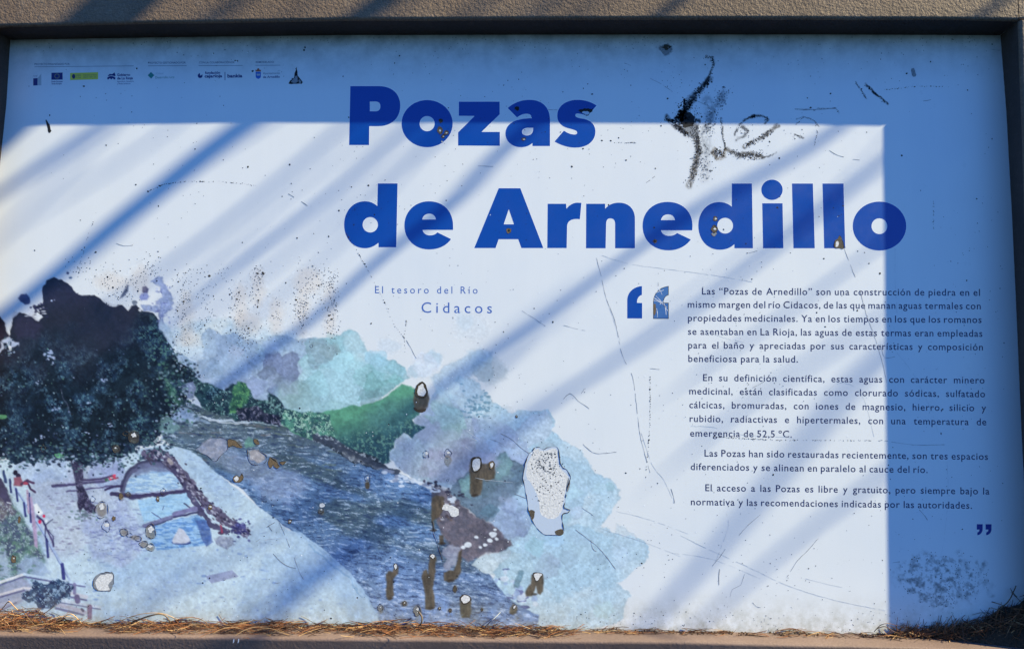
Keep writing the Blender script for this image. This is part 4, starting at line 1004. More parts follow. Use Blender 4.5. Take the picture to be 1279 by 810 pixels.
soot([(908, 186), (922, 194), (938, 192), (953, 197)], 4.4, .75, (70, 66, 60)); soot([(930, 184), (943, 176), (956, 168), (972, 156)], 3.6, .75, (64, 62, 60))
soot([(918, 170), (922, 158), (930, 150), (940, 145), (954, 144), (960, 149), (955, 155)], 1.8, .8); soot([(920, 174), (930, 170), (934, 163), (928, 158)], 3, .6)
soot([(953, 197), (965, 194), (971, 190)], 1.2, .6); soot([(1080, 105), (1092, 116), (1107, 130)], 1.6, .9); soot([(1068, 102), (1076, 113), (1082, 123)], 1.0, .7)
soot([(826, 60), (836, 60), (838, 64), (830, 66)], 4, .9, (66, 70, 80)); soot([(995, 150), (1003, 146), (1014, 149), (1021, 158)], .9, .6); soot([(993, 168), (1003, 172)], 1.6, .8)
soot([(993, 136), (1020, 137), (1044, 136)], .9, .7)
f = lay('soot_film', 1); f['label'] = 'black sooty scrawl like a bent arrow with smeared strokes beside it'
# ---- mildew print of a peeled sticker, lower right
canvas(1112, 1256, 674, 772, .9)
s = (slice(None), slice(None))
m_ = np.sqrt(((GX-1180)/60)**2+((GY-724)/38)**2)
v = fbm(GX, GY, 6, 4, 3, gain=.7); v2 = fbm(GX, GY, 14, 3, 8)
gapc = 1-np.exp(-((GX-1203)/4)**2)*.8
a_ = sm(.44, .58, v)*sm(1.0, .6, m_+(v2-.5)*.8)*gapc*.62
blend(s, (112, 120, 132), a_*.8); blend(s, (60, 66, 72), sm(.60, .72, v)*sm(1.0, .6, m_+(v2-.5)*.8)*gapc*.35)
f = lay('mildew_film', 1); f['label'] = 'grey mildew patch in the lower right where something was peeled off'
# ------------------------------------------------------------------ damage: torn flakes, resin runs, punctures
def rag(x, y, rx, ry, n=18, j=.16, rot=0, seed=None):
    r = random.Random(seed if seed is not None else int(x*31+y*17))
    out = []
    for k in range(n):
        a = 2*math.pi*k/n; f = 1+r.uniform(-j, j)
        u, v = rx*f*math.cos(a), ry*f*math.sin(a)
        out.append((x+u*math.cos(rot)-v*math.sin(rot), y+u*math.sin(rot)+v*math.cos(rot)))
    return out
def soften(pts, j=.5, sub=3, seed=1):
    """subdivide a coarse outline and roughen it"""
    r = random.Random(seed); out = []
    n = len(pts)
    for i in range(n):
        p0, p1, p2, p3 = pts[i-1], pts[i], pts[(i+1) % n], pts[(i+2) % n]
        for k in range(sub):
            t = k/sub
            q_ = [.5*((2*p1[a])+(-p0[a]+p2[a])*t+(2*p0[a]-5*p1[a]+4*p2[a]-p3[a])*t*t+(-p0[a]+3*p1[a]-3*p2[a]+p3[a])*t**3) for a in (0, 1)]
            out.append((q_[0]+r.uniform(-j, j), q_[1]+r.uniform(-j, j)))
    return out
def lip(name, pts, r_, mat, parent):
    """curled edge of the torn film: a thin closed bead that stands proud and throws a shadow"""
    ring = [P(x, y, -LV*6) for x, y in pts]; n = len(ring); vs, fs = [], []
    for i in range(n):
        t = (ring[(i+1) % n]-ring[i-1]).normalized(); s_ = t.cross(Vector((0, 1, 0))).normalized()
        w = r_*.7*max(.05, -.25+2.1*float(vnoise(np.array(i*.7), np.array(pts[0][0]), 5)))
        for a in range(4):
            an = math.pi*(a/3); vs.append(ring[i]+s_*math.cos(an)*w+Vector((0, -1, 0))*math.sin(an)*w*.9)
    for i in range(n):
        j = (i+1) % n
        for a in range(3): fs.append([i*4+a, j*4+a, j*4+a+1, i*4+a+1])
    return add(name, mesh(name, vs, fs, True), mat, parent)
def flat(name, pts, mat, lvl, parent=None): return add(name, fill([pts], -LV*lvl, name), mat, parent or panel)
def chip(hole, core=None, run=None, rim=.35, filled=True, core_mat=None, run_mat=None, lab=None, j=.4, rim_mat=None):
    """hole: outline of the torn spot, core: pale bared patch, run: brown stain below"""
    base = None
    if run: base = flat('stain', soften(run, j, 3, 3), run_mat or M_BROWN, 6)
    o = flat('chip', soften(hole, j, 3, 4), core_mat or M_DARK, 7, panel) if filled else None
    if rim:
        o2 = lip('torn_edge', soften(hole, j, 3, 4), rim*.001, rim_mat or M_DARK, panel); o = o or o2
    if core:
        c = flat('bare_core', soften(core, j, 3, 5), M_FLAKE, 8, panel)
    if lab: o['label'] = lab
    return o
# oval scar above the hill
chip([(519, 486), (522, 479), (528, 476.5), (532, 481), (534, 491), (531, 496), (524, 497), (519, 492)], [(521, 489), (523, 482), (528, 479), (530, 484), (532, 490), (529, 494), (523, 493)], lab='dark oval scar with a white tip above the green hill', rim=.35)
flat('stain', soften([(517, 508), (524, 512), (532, 510), (530, 514), (524, 515), (518, 512)], .5), M_DARK, 7)
# forked scar
chip([(589, 573), (595, 570), (601, 573), (601, 584), (594, 590), (589, 585)], [(590.5, 575), (595, 572), (599.5, 574), (599.5, 583), (594, 588), (590.5, 584)], core_mat=M_DARK, lab='forked brown scar with a pale tip', rim=.3)
chip([(610, 579), (615, 575), (618, 580), (614, 586)], [(612, 579), (615, 577), (616, 581), (613.5, 584)], core_mat=M_OCHRE, rim=.25)
# the big bare flake
big = [(669, 558), (674, 558.5), (679, 561), (686, 558), (696, 558), (699, 569), (701, 581), (707, 586), (713, 595), (711, 603), (708, 611), (707, 619), (706, 626), (705, 634), (712, 636), (709, 640), (703, 642), (703, 655), (704, 666), (692, 668), (679, 666), (672, 660), (665, 650), (660, 636), (658, 622), (656, 611), (653.5, 597), (655, 585), (657, 575), (661, 566), (664, 564)]
bp_ = soften(big, .5, 3, 9)
M_FLB = laminate('bleached_print', (.52, .60, .72), dirt=False, rough=.5)
o = flat('chip', bp_, M_FLB, 6); o['label'] = 'large bottle-shaped bare patch where the film has peeled to white'
lip('torn_edge', bp_, .00055, M_DARK, panel)
flat('bare_core', soften([(670, 560), (678, 563), (694, 560), (697, 570), (699, 583), (710, 596), (706, 610), (703, 628), (700, 640), (692, 647), (682, 646), (674, 640), (672, 622), (664, 604), (657, 596), (659, 580), (664, 568)], .8, 3, 2), M_FLAKE, 7)
flat('stain', soften([(661, 637), (668, 638), (666, 648), (663, 646)], .4), M_BROWN, 8)
flat('stain', soften([(693, 663), (703, 660), (703, 667), (696, 668)], .4), M_BROWN, 8)
flat('stain', soften([(708, 603), (710, 596), (712, 604), (709, 614), (707, 610)], .3), M_GREY, 8)
# runs in the river
runs = [
 ([(483, 716), (486, 712), (491, 714), (494, 704), (498, 706), (497, 716), (492, 722), (492, 736), (493, 744), (487, 749), (482, 744), (483, 730)], [(492, 706), (494, 703.5), (496, 707), (494, 711)], 'J-shaped brown run in the river picture'),
 ([(536, 694), (540, 691), (545, 693), (544, 708), (543, 722), (541, 734), (543, 744), (543, 758), (538, 761), (531, 760), (531, 744), (529, 732), (527, 722), (528, 712), (533, 711), (535, 716)], [(537, 694), (540, 691.5), (543, 694), (541, 697)], 'long brown run with a white dot at its top'),
 ([(554, 715), (560, 712), (566, 712), (571, 700), (573, 688), (577, 686), (576, 700), (575, 714), (572, 722), (562, 727), (555, 724)], None, 'hook-shaped brown scar'),
 ([(574, 744), (579, 741), (586, 742), (589, 750), (589, 764), (586, 772), (583, 769), (578, 771), (575, 765), (574, 754)], [(576, 746), (580, 742.5), (586, 745), (587, 749), (581, 753), (577, 750)], 'brown run with a rounded white top'),
 ([(637, 758), (642, 752), (646, 755), (646, 762), (640, 767), (636, 764)], [(642, 756), (644, 755), (643, 759), (641, 759)], None),
 ([(664, 716), (670, 713.5), (678, 715), (679, 724), (678, 738), (675, 743), (671, 740), (670, 732), (668, 738), (664, 744), (657, 744), (656, 738), (661, 731), (664, 728)], [(667, 716), (672, 715), (677, 717), (674, 721), (671, 725), (668, 721)], 'forked brown run with a white heart-shaped top'),
 ([(539, 622), (545, 618), (554, 620), (556, 630), (552, 640), (546, 646), (541, 650), (543, 664), (540, 660), (538, 640)], None, 'brown tear beside the white stones'),
 ([(548, 668), (554, 668), (554, 678), (550, 680)], None, None),
]
for ho, co_, lab in runs:
    if co_:
        cx_ = sum(p[0] for p in co_)/len(co_); cy_ = sum(p[1] for p in co_)/len(co_)
        tip = [(cx_+(p[0]-cx_)*1.22, cy_+(p[1]-cy_)*1.18) for p in co_]
        chip(tip, co_, core_mat=M_DARK, lab=lab, rim=.18)
flat('bare_core', soften([(554, 630), (562, 630), (572, 636), (573, 643), (565, 645), (560, 638), (552, 636)], 1.0), M_FLAKE, 8)
lip('torn_edge', soften([(540, 650), (543, 664), (546, 674), (551, 688), (553, 700), (550, 690), (545, 676), (541, 664)], .3), .0003, M_DARK, panel)
# rocks outlined by torn film
lip('torn_edge', soften([(244, 562), (254, 553), (265, 546), (276, 546), (284, 550), (284, 562), (276, 568), (268, 576), (258, 568)], .5), .0003, M_DARK, panel)['label'] = 'torn edge round a boulder-shaped patch'
for ho, co_ in (([(309, 562), (313, 560), (322, 562), (332, 568), (333, 575), (326, 580), (317, 580), (311, 575)], [(313, 563), (322, 563), (330, 569), (331, 574), (322, 577), (315, 572)]),
                ([(337, 571), (342, 573), (347, 578), (349, 583), (344, 584), (341, 580), (338, 584), (335, 580)], None),
                ([(285, 549), (292, 549), (298, 554), (303, 558), (298, 559), (290, 556), (285, 558)], None),
                ([(317, 549), (320, 548), (324, 553), (323, 555), (318, 553)], None),
                ([(350, 577), (357, 576), (354, 580), (351, 579)], None),
                ([(291, 597), (295, 593), (299, 595), (302, 591), (304, 596), (301, 601), (294, 602)], [(292, 597), (296, 594), (298, 598), (295, 601)])):
    chip(ho, None if co_ and len(co_) == 6 else co_, core_mat=M_OCHRE, rim=.35, filled=not (co_ and len(co_) == 6))
def ringchip(x, y, rx, ry, core=.6, mat=None, dy=-.25):
    chip(rag(x, y, rx, ry, 10, .22), rag(x+.3, y+ry*dy, rx*core*.85, ry*core*.62, 9, .3) if core else None, core_mat=mat or M_BROWN, rim=min(.35, .06*rx+.12), j=.35, filled=not (rx >= 3 and y > 500))
for a in ((127, 635, 8, 10.5, .55), (133, 657, 5.2, 6.5, .7), (155, 664, 5, 4.5, 0), (162, 668, 4, 2.5, 0), (172, 672, 4.5, 3, 0), (179, 679, 5, 4, 0), (187, 683, 5.5, 4.5, .6), (188, 663, 7.5, 10, .6),
          (204, 613, 3.2, 4, .5), (197, 623, 1.8, 3.4, .5), (262.5, 633, 2.8, 3.2, .6), (160, 617, 3, 3, 0), (151, 619, 2.4, 4, 0), (116, 623, 3, 4, 0), (142, 647, 2.5, 3, 0), (17, 698, 2.8, 5, .3), (24, 649, 1.8, 4, 0),
          (459, 597, 3.6, 5, .5), (532, 567, 3.8, 5, .6), (560, 566, 4.4, 5.5, .5), (401, 637, 3.4, 3.6, .4), (362, 651, 2.4, 2.6, .5), (505, 753, 2.6, 3, .4), (475, 759, 3.4, 4.6, .3), (645, 520, 1.6, 1.6, .3), (521, 762, 5, 7, .4),
          (568, 735, 2.4, 4, 0), (562, 762, 2, 2.5, 0), (602, 761, 1.6, 2, 0), (167, 545, 6, 8, .6), (144, 560, 4, 4, .4), (54, 560, 3, 4, 0), (157, 541, 4, 2.5, 0), (549, 759, 2, 2, .5)):
    x, y, rx, ry, c = a
    ringchip(x, y, rx, ry, c, M_OCHRE if y < 700 else M_BROWN)
flat('bare_core', rag(402.5, 630.5, 3.4, 3, 10), M_FLAKE, 9)
flat('stain', rag(459, 606, 2.8, 5, 10, .2), M_BROWN, 5); flat('stain', rag(559, 576, 3.6, 6, 10, .2), M_GREY, 5)
# white torn island, lower left
h = soften([(117, 724), (122, 717), (130, 714.5), (138, 714), (142, 716), (142, 726), (140, 733), (137, 738), (133, 737), (128, 738), (121, 736), (117, 732)], .5, 3, 8)
flat('chip', h, M_GREY, 6)['label'] = 'white torn island with a dark ragged rim in the pale ground'
lip('torn_edge', h, .0004, M_DARK, panel)
flat('bare_core', soften([(119, 727), (124, 719), (131, 717), (139, 716), (141, 722), (135, 729), (137, 736), (128, 737), (122, 735)], .5, 3, 3), M_FLAKE, 8)
lip('torn_edge', rag(280, 722.5, 1.8, 1.6, 10), .0003, M_DARK, panel)
lip('torn_edge', rag(389, 432, 1.6, 2.0, 10), .0002, M_DARK, panel)
lip('torn_edge', rag(559, 599.5, 1.4, 1.6, 10), .0002, M_DARK, panel)
# punctures in the title letters
for x, y, rx, ry, m, c in ((550.4, 151, 2.4, 2.6, M_DARK, 0), (549.5, 163, 3.0, 5.0, M_BROWN, .4), (557.3, 166, 2.6, 3, M_BROWN, .45), (553.5, 170.5, 2.2, 2.6, M_DARK, .4), (552, 177, 1.2, 1, M_FLAKE, 0), (654, 174, 2.6, 2.2, M_BROWN, .6),
                          (645.5, 135.5, 2.6, 2.6, M_BLACK, 0), (635.3, 288, 3.2, 3.2, M_OCHRE, .0), (818, 301, 2.4, 2.5, M_OCHRE, 0), (893.5, 273, 2.8, 3.2, M_BROWN, .5), (892.5, 286, 4, 4, M_BROWN, .5), (892, 292, 3, 2.6, M_GREY, 0)):
    ringchip(x, y, rx, ry, c, m, 0)
for x, y in ((635.4, 288), (817.6, 301.2)): flat('puncture', rag(x, y, 1.6, 1.6, 10, .1), M_BLACK, 9)
chip([(1043, 301), (1046, 298), (1049, 294), (1051, 297), (1053, 303), (1054, 310), (1046, 310), (1042, 308)], [(1044, 302), (1047, 301), (1047, 307), (1044, 308)], core_mat=M_BROWN, rim=.3, lab='brown tear in the foot of the second title letter l')
for pts, m, l in (([(722, 138), (728, 136), (734, 136), (741, 136), (738, 141), (734, 145), (729, 143), (725, 140)], M_BLACK, 7), ([(727, 140), (732, 139), (736, 141), (733, 144), (729, 142)], M_FLB, 8)):
    flat('chip', soften(pts, .8), m, l)
# chips in the strip of emblems and at the top
flat('chip', soften([(361, 104), (364, 99), (367, 97), (369, 88), (371, 84), (372, 93), (374, 98), (378, 104), (370, 104.5)], .9), M_BLACK, 6)['label'] = 'black pointed scar right of the sponsor emblems'
flat('bare_core', soften([(364, 102), (368, 97), (371, 95), (372, 102), (368, 104)], .6), M_GREY, 7); flat('bare_core', soften([(373, 101), (374, 99), (376, 103), (374, 104)], .3), M_GREY, 7)
flat('chip', soften([(824, 61), (828, 57), (834, 55), (839, 58), (839, 64), (834, 68), (828, 68)], .9), M_GREY, 6)
flat('stain', rag(832, 59, 5, 3, 14, .4), M_DARK, 6.5)
flat('chip', soften([(57, 150), (59, 151), (62, 157), (64, 164), (61, 166), (59, 158)], .5), M_BLACK, 6)
flat('stain', rag(1141, 91, 2.8, 6, 12, .2, -.2), M_GREY, 5)
# stain inside the scraped quotation mark
flat('stain', soften([(816, 381), (819, 380), (819, 390), (817, 394)], .3), M_OCHRE, 6)

# ------------------------------------------------------------------ speckles, soot and rust dots: too many to count
def specks(name, items, mat, lvl):
    vs, fs = [], []
    for x, y, r_ in items:
        n = 5 if r_ < .9 else 7; o = len(vs); a0 = rng.random()*6; sq = rng.uniform(.6, 1.3)
        for k in range(n):
            a = a0-2*math.pi*k/n; f = r_*rng.uniform(.7, 1.25)
            vs.append((x+f*math.cos(a)*sq, y+f*math.sin(a)))
        fs.append([o+k for k in range(n)])
    V = Pn([v[0] for v in vs], [v[1] for v in vs], -LV*lvl)
    me = mesh(name, V.tolist(), [f for f in fs])
    o = add(name, me, mat, panel); o['kind'] = 'stuff'; return o
dark, rust, grey = [], [], []
def rs(a=.45, b=1.0): return .82*rng.uniform(a, b)*(1.9 if rng.random() < .05 else 1)
for k in range(2100):
    x, y = rng.uniform(20, 1255), rng.uniform(46, 785)
    if vnoise(np.array(x/70.), np.array(y/70.), 4) < .35+.25*rng.random(): continue
    dark.append((x, y, rs(.3, .85)))
for k in range(90): dark.append((rng.uniform(30, 1245), rng.uniform(50, 780), rng.uniform(.8, 1.25)))
def cluster(lst, cx, cy, sx, sy, n, a=.4, b=.9):
    for _ in range(n): lst.append((rng.gauss(cx, sx), rng.gauss(cy, sy), rs(a, b)))
def box_c(lst, x0, x1, y0, y1, n, a=.4, b=.85):
    for _ in range(n):
        x, y = rng.uniform(x0, x1), rng.uniform(y0, y1)
        if vnoise(np.array(x/6.), np.array(y/9.), 7) > .42: lst.append((x, y, rs(a, b)))
for c in ((150, 360, 14, 12, 60), (128, 345, 12, 10, 40), (190, 335, 6, 9, 50), (100, 335, 10, 8, 22), (170, 350, 7, 10, 30)): cluster(dark, *c)
for c in ((228, 390, 6, 30, 70), (235, 420, 12, 12, 40), (255, 385, 12, 14, 40), (295, 380, 5, 16, 44), (305, 420, 12, 14, 90), (322, 345, 5, 6, 34), (318, 370, 5, 16, 40), (345, 395, 5, 16, 26), (376, 385, 5, 14, 60), (385, 360, 12, 18, 60), (378, 400, 6, 12, 30), (415, 390, 5, 24, 90), (408, 350, 10, 10, 50), (230, 350, 14, 10, 26), (270, 345, 14, 10, 24)):
    cluster(rust, *c); cluster(grey, *(c[:4]), c[4]//2)
for c in ((800, 165, 25, 20, 26), (640, 175, 60, 30, 30), (470, 260, 30, 20, 30), (550, 90, 60, 20, 30), (840, 100, 12, 12, 26), (1070, 80, 60, 20, 30), (440, 255, 12, 12, 12), (700, 240, 60, 40, 30), (1160, 560, 20, 100, 26), (600, 520, 14, 12, 30), (690, 640, 60, 40, 34), (860, 640, 100, 60, 60), (1000, 740, 90, 30, 50), (600, 380, 120, 30, 40), (350, 90, 14, 8, 10)):
    cluster(dark, *c, .3, .7)
def spray(lst, pts, n, w, a=.4, b=1.1):
    for _ in range(n):
        i = rng.randrange(len(pts)-1); t = rng.random()
        x = pts[i][0]*(1-t)+pts[i+1][0]*t; y = pts[i][1]*(1-t)+pts[i+1][1]*t
        lst.append((x+rng.gauss(0, w), y+rng.gauss(0, w), rs(a, b)))
# soot strokes of the scorched scrawl
K = dark
spray(K, [(881, 71), (889, 72), (891, 80), (887, 95), (880, 105)], 110, .9, .35, .8)
spray(K, [(886, 100), (874, 112), (864, 126), (856, 138), (852, 146)], 320, 2.3, .4, 1.2)
spray(K, [(857, 126), (852, 140), (848, 148), (862, 152)], 300, 3.4, .5, 1.5)
spray(K, [(833, 148), (845, 156), (858, 168)], 170, 1.6, .4, 1.2)
spray(K, [(862, 156), (870, 172), (872, 190), (869, 205), (862, 226)], 300, 2.6, .35, .9)
spray(rust, [(862, 156), (872, 180), (869, 205), (862, 230)], 120, 3.4, .35, .8)
spray(K, [(900, 150), (903, 172), (907, 186)], 60, .5, .35, .7)
cluster(rust, 898, 191, 4.5, 3.5, 90, .35, .9); cluster(dark, 898, 191, 4.5, 3.5, 50, .3, .7)
spray(K, [(912, 190), (925, 194), (940, 193), (953, 192)], 190, 2.4, .35, .8); spray(rust, [(925, 194), (952, 194)], 90, 2.6, .35, .8)
spray(K, [(932, 182), (945, 175), (966, 162)], 130, 1.6, .35, .8); spray(rust, [(932, 182), (950, 172), (964, 164)], 60, 1.8, .35, .8)
spray(K, [(920, 165), (925, 154), (936, 146), (950, 145), (959, 147), (956, 152)], 70, .8, .3, .7); spray(K, [(938, 146), (944, 145)], 14, 1, .8, 1.3)
spray(grey, [(905, 115), (896, 128), (888, 150), (884, 165)], 190, 4.5, .5, 1.3); spray(grey, [(874, 190), (884, 210), (878, 222)], 90, 5, .5, 1.1)
cluster(dark, 930, 165, 5, 5, 24); cluster(dark, 998, 170, 5, 3, 16, .3, .8); cluster(dark, 868, 150, 7, 12, 60)
spray(K, [(1082, 106), (1092, 116), (1106, 128)], 60, .8, .4, .9); spray(K, [(1068, 102), (1076, 112), (1082, 122)], 14, .8)
# mildewed patch, lower right, and specks rising from the ledge
for _ in range(700):
    x, y = rng.uniform(1122, 1240), rng.uniform(685, 760)
    v = float(vnoise(np.array(x/5.), np.array(y/5.), 9)); m_ = ((x-1180)/58)**2+((y-722)/36)**2
    if m_ < 1.0 and v > .42+.2*m_: (grey if rng.random() < .8 else dark).append((x, y, rng.uniform(.35, .9)))
for _ in range(900):
    x = rng.uniform(0, 1190); y = 790-abs(rng.gauss(0, 16))
    if vnoise(np.array(x/30.), np.array(y/14.), 11) > .45: (grey if rng.random() < .5 else dark).append((x, y, rng.uniform(.3, .8)))
for _ in range(500):
    x = rng.uniform(20, 1245); y = 46+abs(rng.gauss(0, 10))
    if vnoise(np.array(x/26.), np.array(y/12.), 12) > .45: grey.append((x, y, rng.uniform(.3, .8)))
for _ in range(170):   # pits in the big flake
    x, y = rng.gauss(684, 10), rng.gauss(590, 22)
    if 662 < x < 704 and 562 < y < 640: dark.append((x, y, rs(.4, 1.1)))
for _ in range(90):
    x, y = rng.uniform(664, 696), rng.uniform(564, 590); grey.append((x, y, rs(.6, 1.4)))
pale = []
for _ in range(220):
    x, y = rng.uniform(60, 1100), rng.uniform(160, 780)
    if not (x < 260 and y > 330) and y > 320: pale.append((x, y, rng.uniform(.35, .85)))
for x, y, r_ in list(dark[:500]):
    if r_ > .5 and rng.random() < .5 and not (x < 230 and y > 330): pale.append((x-1.0, y+.9, r_*.8))
specks('pale_specks', pale, M_HALO, 9.4)
specks('dark_specks', dark, M_BLACK, 10); specks('rust_specks', rust, M_BROWN, 9.6); specks('grey_specks', grey, M_GREY, 9.2)
flat('stain', soften([(849, 146), (856, 140), (864, 142), (868, 148), (866, 156), (858, 160), (850, 154)], 1.2, 3, 2), M_BLACK, 8)
flat('stain', soften([(852, 160), (860, 155), (868, 158), (870, 170), (864, 172)], 1.0, 3, 2), M_GREY, 6)

# ------------------------------------------------------------------ scratches
dots = []
def scratch(pts, w=.6, mat=None, dash=0.0, wav=.5):
    w *= .72
    if dash >= .3:
        L_t = sum(math.hypot(b[0]-a[0], b[1]-a[1]) for a, b in zip(pts, pts[1:]))
        spray(dots, pts, int(L_t*(1.1-dash)*.9), .35, .3, .75); return
    dense = []
    for i in range(len(pts)-1):
        L0 = math.hypot(pts[i+1][0]-pts[i][0], pts[i+1][1]-pts[i][1]); n = max(2, int(L0/4))
        for k in range(n):
            t = k/n
            p0 = pts[max(i-1, 0)]; p1 = pts[i]; p2 = pts[i+1]; p3 = pts[min(i+2, len(pts)-1)]
            q_ = [.5*((2*p1[a])+(-p0[a]+p2[a])*t+(2*p0[a]-5*p1[a]+4*p2[a]-p3[a])*t*t+(-p0[a]+3*p1[a]-3*p2[a]+p3[a])*t**3) for a in (0, 1)]
            dense.append((q_[0]+rng.uniform(-wav, wav)*.5, q_[1]+rng.uniform(-wav, wav)*.5))
    dense.append(pts[-1]); vs, fs = [], []
    for i, (x, y) in enumerate(dense):
        a = dense[max(0, i-1)]; b = dense[min(len(dense)-1, i+1)]
        l = math.hypot(b[0]-a[0], b[1]-a[1]) or 1; nx_, ny_ = -(b[1]-a[1])/l, (b[0]-a[0])/l
        ww = w*.5*rng.uniform(.5, 1.4)
        vs += [(x+nx_*ww, y+ny_*ww), (x-nx_*ww, y-ny_*ww)]
    for i in range(len(dense)-1):
        if rng.random() < dash: continue
        fs.append([2*i, 2*i+2, 2*i+3, 2*i+1])
    if not fs: return
    V = Pn([v[0] for v in vs], [v[1] for v in vs], -LV*10.5)
    return add('scratch', mesh('scratch', V.tolist(), fs), mat or M_SCR, panel)
for s_ in (
 ([(185, 239), (205, 230), (232, 226.5), (280, 227), (322, 232)], .9, None, .35), ([(360, 242), (372, 249), (384, 257)], 1.2, None, .2),
 ([(432, 290), (445, 312), (460, 338), (478, 372), (492, 405), (505, 422)], .8, None, .45), ([(508, 425), (514, 436), (520, 447)], .8, None, .0), ([(508, 398), (505, 420), (506, 440)], .6, None, .6),
 ([(745, 322), (751, 345), (757, 372), (768, 400), (777, 442), (790, 470), (795, 505), (800, 545), (812, 590)], .6, M_SCR, .12), ([(755, 365), (764, 392), (775, 425)], .4, M_SCR2, .1),
 ([(752, 319), (790, 330), (850, 338), (900, 345), (940, 352)], .55, M_SCR2, .1), ([(652, 388), (668, 398), (681, 407)], .6, None, .1), ([(704, 406), (718, 410), (734, 413)], .5, None, .2),
 ([(704, 498), (712, 491), (722, 500), (736, 510)], .9, None, .1), ([(812, 460), (824, 461)], .6, M_SCR, 0), ([(726, 491), (730, 485)], .7, None, 0),
 ([(1054, 309), (1064, 335), (1074, 362), (1082, 392), (1094, 425), (1102, 452), (1108, 480)], .6, None, .1), ([(1118, 310), (1118, 350), (1121, 400)], .4, M_SCR2, .2),
 ([(1100, 430), (1105, 446), (1118, 445)], .6, None, 0), ([(1120, 440), (1140, 466), (1160, 505), (1172, 540)], .45, M_SCR2, .15), ([(875, 408), (900, 420), (932, 428)], .5, M_SCR2, .2),
 ([(1028, 497), (1038, 484), (1050, 478), (1066, 482), (1080, 500), (1092, 545)], .45, M_SCR2, .2), ([(940, 484), (955, 476)], .5, None, 0),
 ([(863, 532), (890, 533), (925, 542), (990, 546)], .5, M_SCR2, .2), ([(1100, 549), (1140, 555), (1180, 555)], .7, None, .1), ([(890, 545), (960, 549), (1100, 550)], .4, M_SCR2, .3),
 ([(850, 668), (878, 682), (905, 694), (940, 710), (985, 731), (1040, 748), (1106, 762)], .6, M_SCR2, .06), ([(840, 690), (890, 698), (950, 722)], .4, M_SCR2, .2),
 ([(1022, 672), (1008, 688), (996, 700), (983, 720)], .7, None, .05), ([(950, 642), (935, 655), (923, 668)], .6, None, .05), ([(890, 706), (899, 695), (906, 685)], .7, None, .0),
 ([(899, 710), (898, 720), (898, 730)], .9, None, .1), ([(930, 716), (925, 730), (915, 735), (912, 745)], .6, None, .1), ([(907, 640), (910, 655), (902, 680), (892, 705)], .4, M_SCR2, .2), ([(1182, 560), (1184, 620), (1178, 680), (1172, 700)], .4, M_SCR2, .2),
 ([(1148, 636), (1156, 645), (1160, 652)], .8, None, .1), ([(1115, 702), (1124, 701)], .7, None, 0), ([(940, 752), (945, 757), (950, 758)], .8, None, 0), ([(1006, 722), (1030, 728), (1052, 733)], .5, M_SCR2, .1),
 ([(728, 554), (734, 560), (745, 566), (770, 564)], .7, None, .1), ([(719, 661), (735, 673), (750, 686), (769, 710)], .9, None, .0), ([(738, 674), (740, 684), (745, 688)], .9, None, 0),
 ([(727, 634), (738, 641), (746, 648)], .6, None, .1), ([(625, 541), (640, 549), (652, 560), (661, 566)], .9, None, .05), ([(612, 548), (624, 552), (632, 558)], .5, None, .1), ([(642, 616), (652, 620), (658, 622)], .8, None, 0),
 ([(770, 638), (810, 648), (860, 666)], .45, M_SCR2, .1), ([(752, 660), (800, 675), (850, 694)], .4, M_SCR2, .15), ([(801, 540), (815, 580), (830, 600), (842, 628)], .6, M_SCR2, .1), ([(830, 598), (838, 610), (843, 628)], .8, None, .1),
 ([(349, 652), (356, 668), (362, 683)], .7, None, .1), ([(341, 691), (352, 702), (363, 708), (370, 709)], .9, None, .0), ([(368, 696), (373, 712), (379, 723)], .8, None, .05), ([(333, 658), (343, 652)], 1.0, None, 0),
 ([(322, 678), (336, 673), (352, 672)], .6, M_SCR2, .1), ([(320, 676), (325, 672)], .6, None, 0), ([(343, 728), (350, 727)], .8, None, 0), ([(335, 656), (340, 663)], .9, None, 0),
 ([(993, 136), (1020, 137), (1044, 136), (1048, 142)], .8, None, .05), ([(870, 126), (886, 133)], .7, None, 0), ([(994, 156), (1004, 146), (1018, 152), (1021, 165), (1017, 182)], .5, None, .3), ([(1022, 165), (1018, 176)], .5, None, 0),
 ([(1036, 188), (1046, 194), (1054, 196)], 1.0, None, .1), ([(1065, 199), (1074, 200)], .6, None, 0), ([(812, 98), (826, 105), (840, 115)], .7, None, .1), ([(685, 137), (696, 137.4)], .9, None, .15), ([(767, 178), (795, 178.5)], .7, M_SCR, .3),
 ([(780, 79), (788, 82)], .8, None, 0), ([(597, 207), (616, 208)], .7, None, .25), ([(970, 155), (964, 164), (955, 172)], .6, None, .1), ([(925, 193), (945, 200), (968, 192)], .5, None, .3), ([(812, 225), (818, 220)], .9, None, .1), ([(807, 228), (812, 225)], .9, None, .1),
 ([(1110, 112), (1140, 108), (1178, 108)], .7, None, .5), ([(1150, 127), (1166, 124)], .7, M_SCR, .1), ([(1166, 250), (1166, 285)], .6, None, .4), ([(1238, 62), (1249, 63)], .6, None, .1), ([(1105, 112), (1115, 111)], .6, None, .3),
 ([(935, 316), (946, 313)], .8, None, 0), ([(145, 304), (155, 307), (166, 306)], .8, None, 0), ([(822, 352), (823, 362)], .5, None, .1), ([(120, 265), (108, 300), (100, 330)], .5, None, .75), ([(583, 538), (600, 550), (590, 548)], .5, M_SCR2, .1),
 ([(591, 565), (580, 556), (585, 560)], .4, M_SCR2, .1), ([(594, 596), (606, 599), (640, 602)], .5, M_SCR2, .05), ([(812, 470), (812, 530), (806, 600)], .35, M_SCR2, .3)):
    scratch(s_[0], s_[1], s_[2], s_[3])
specks('dotted_scuffs', dots, M_DARK, 9.8)
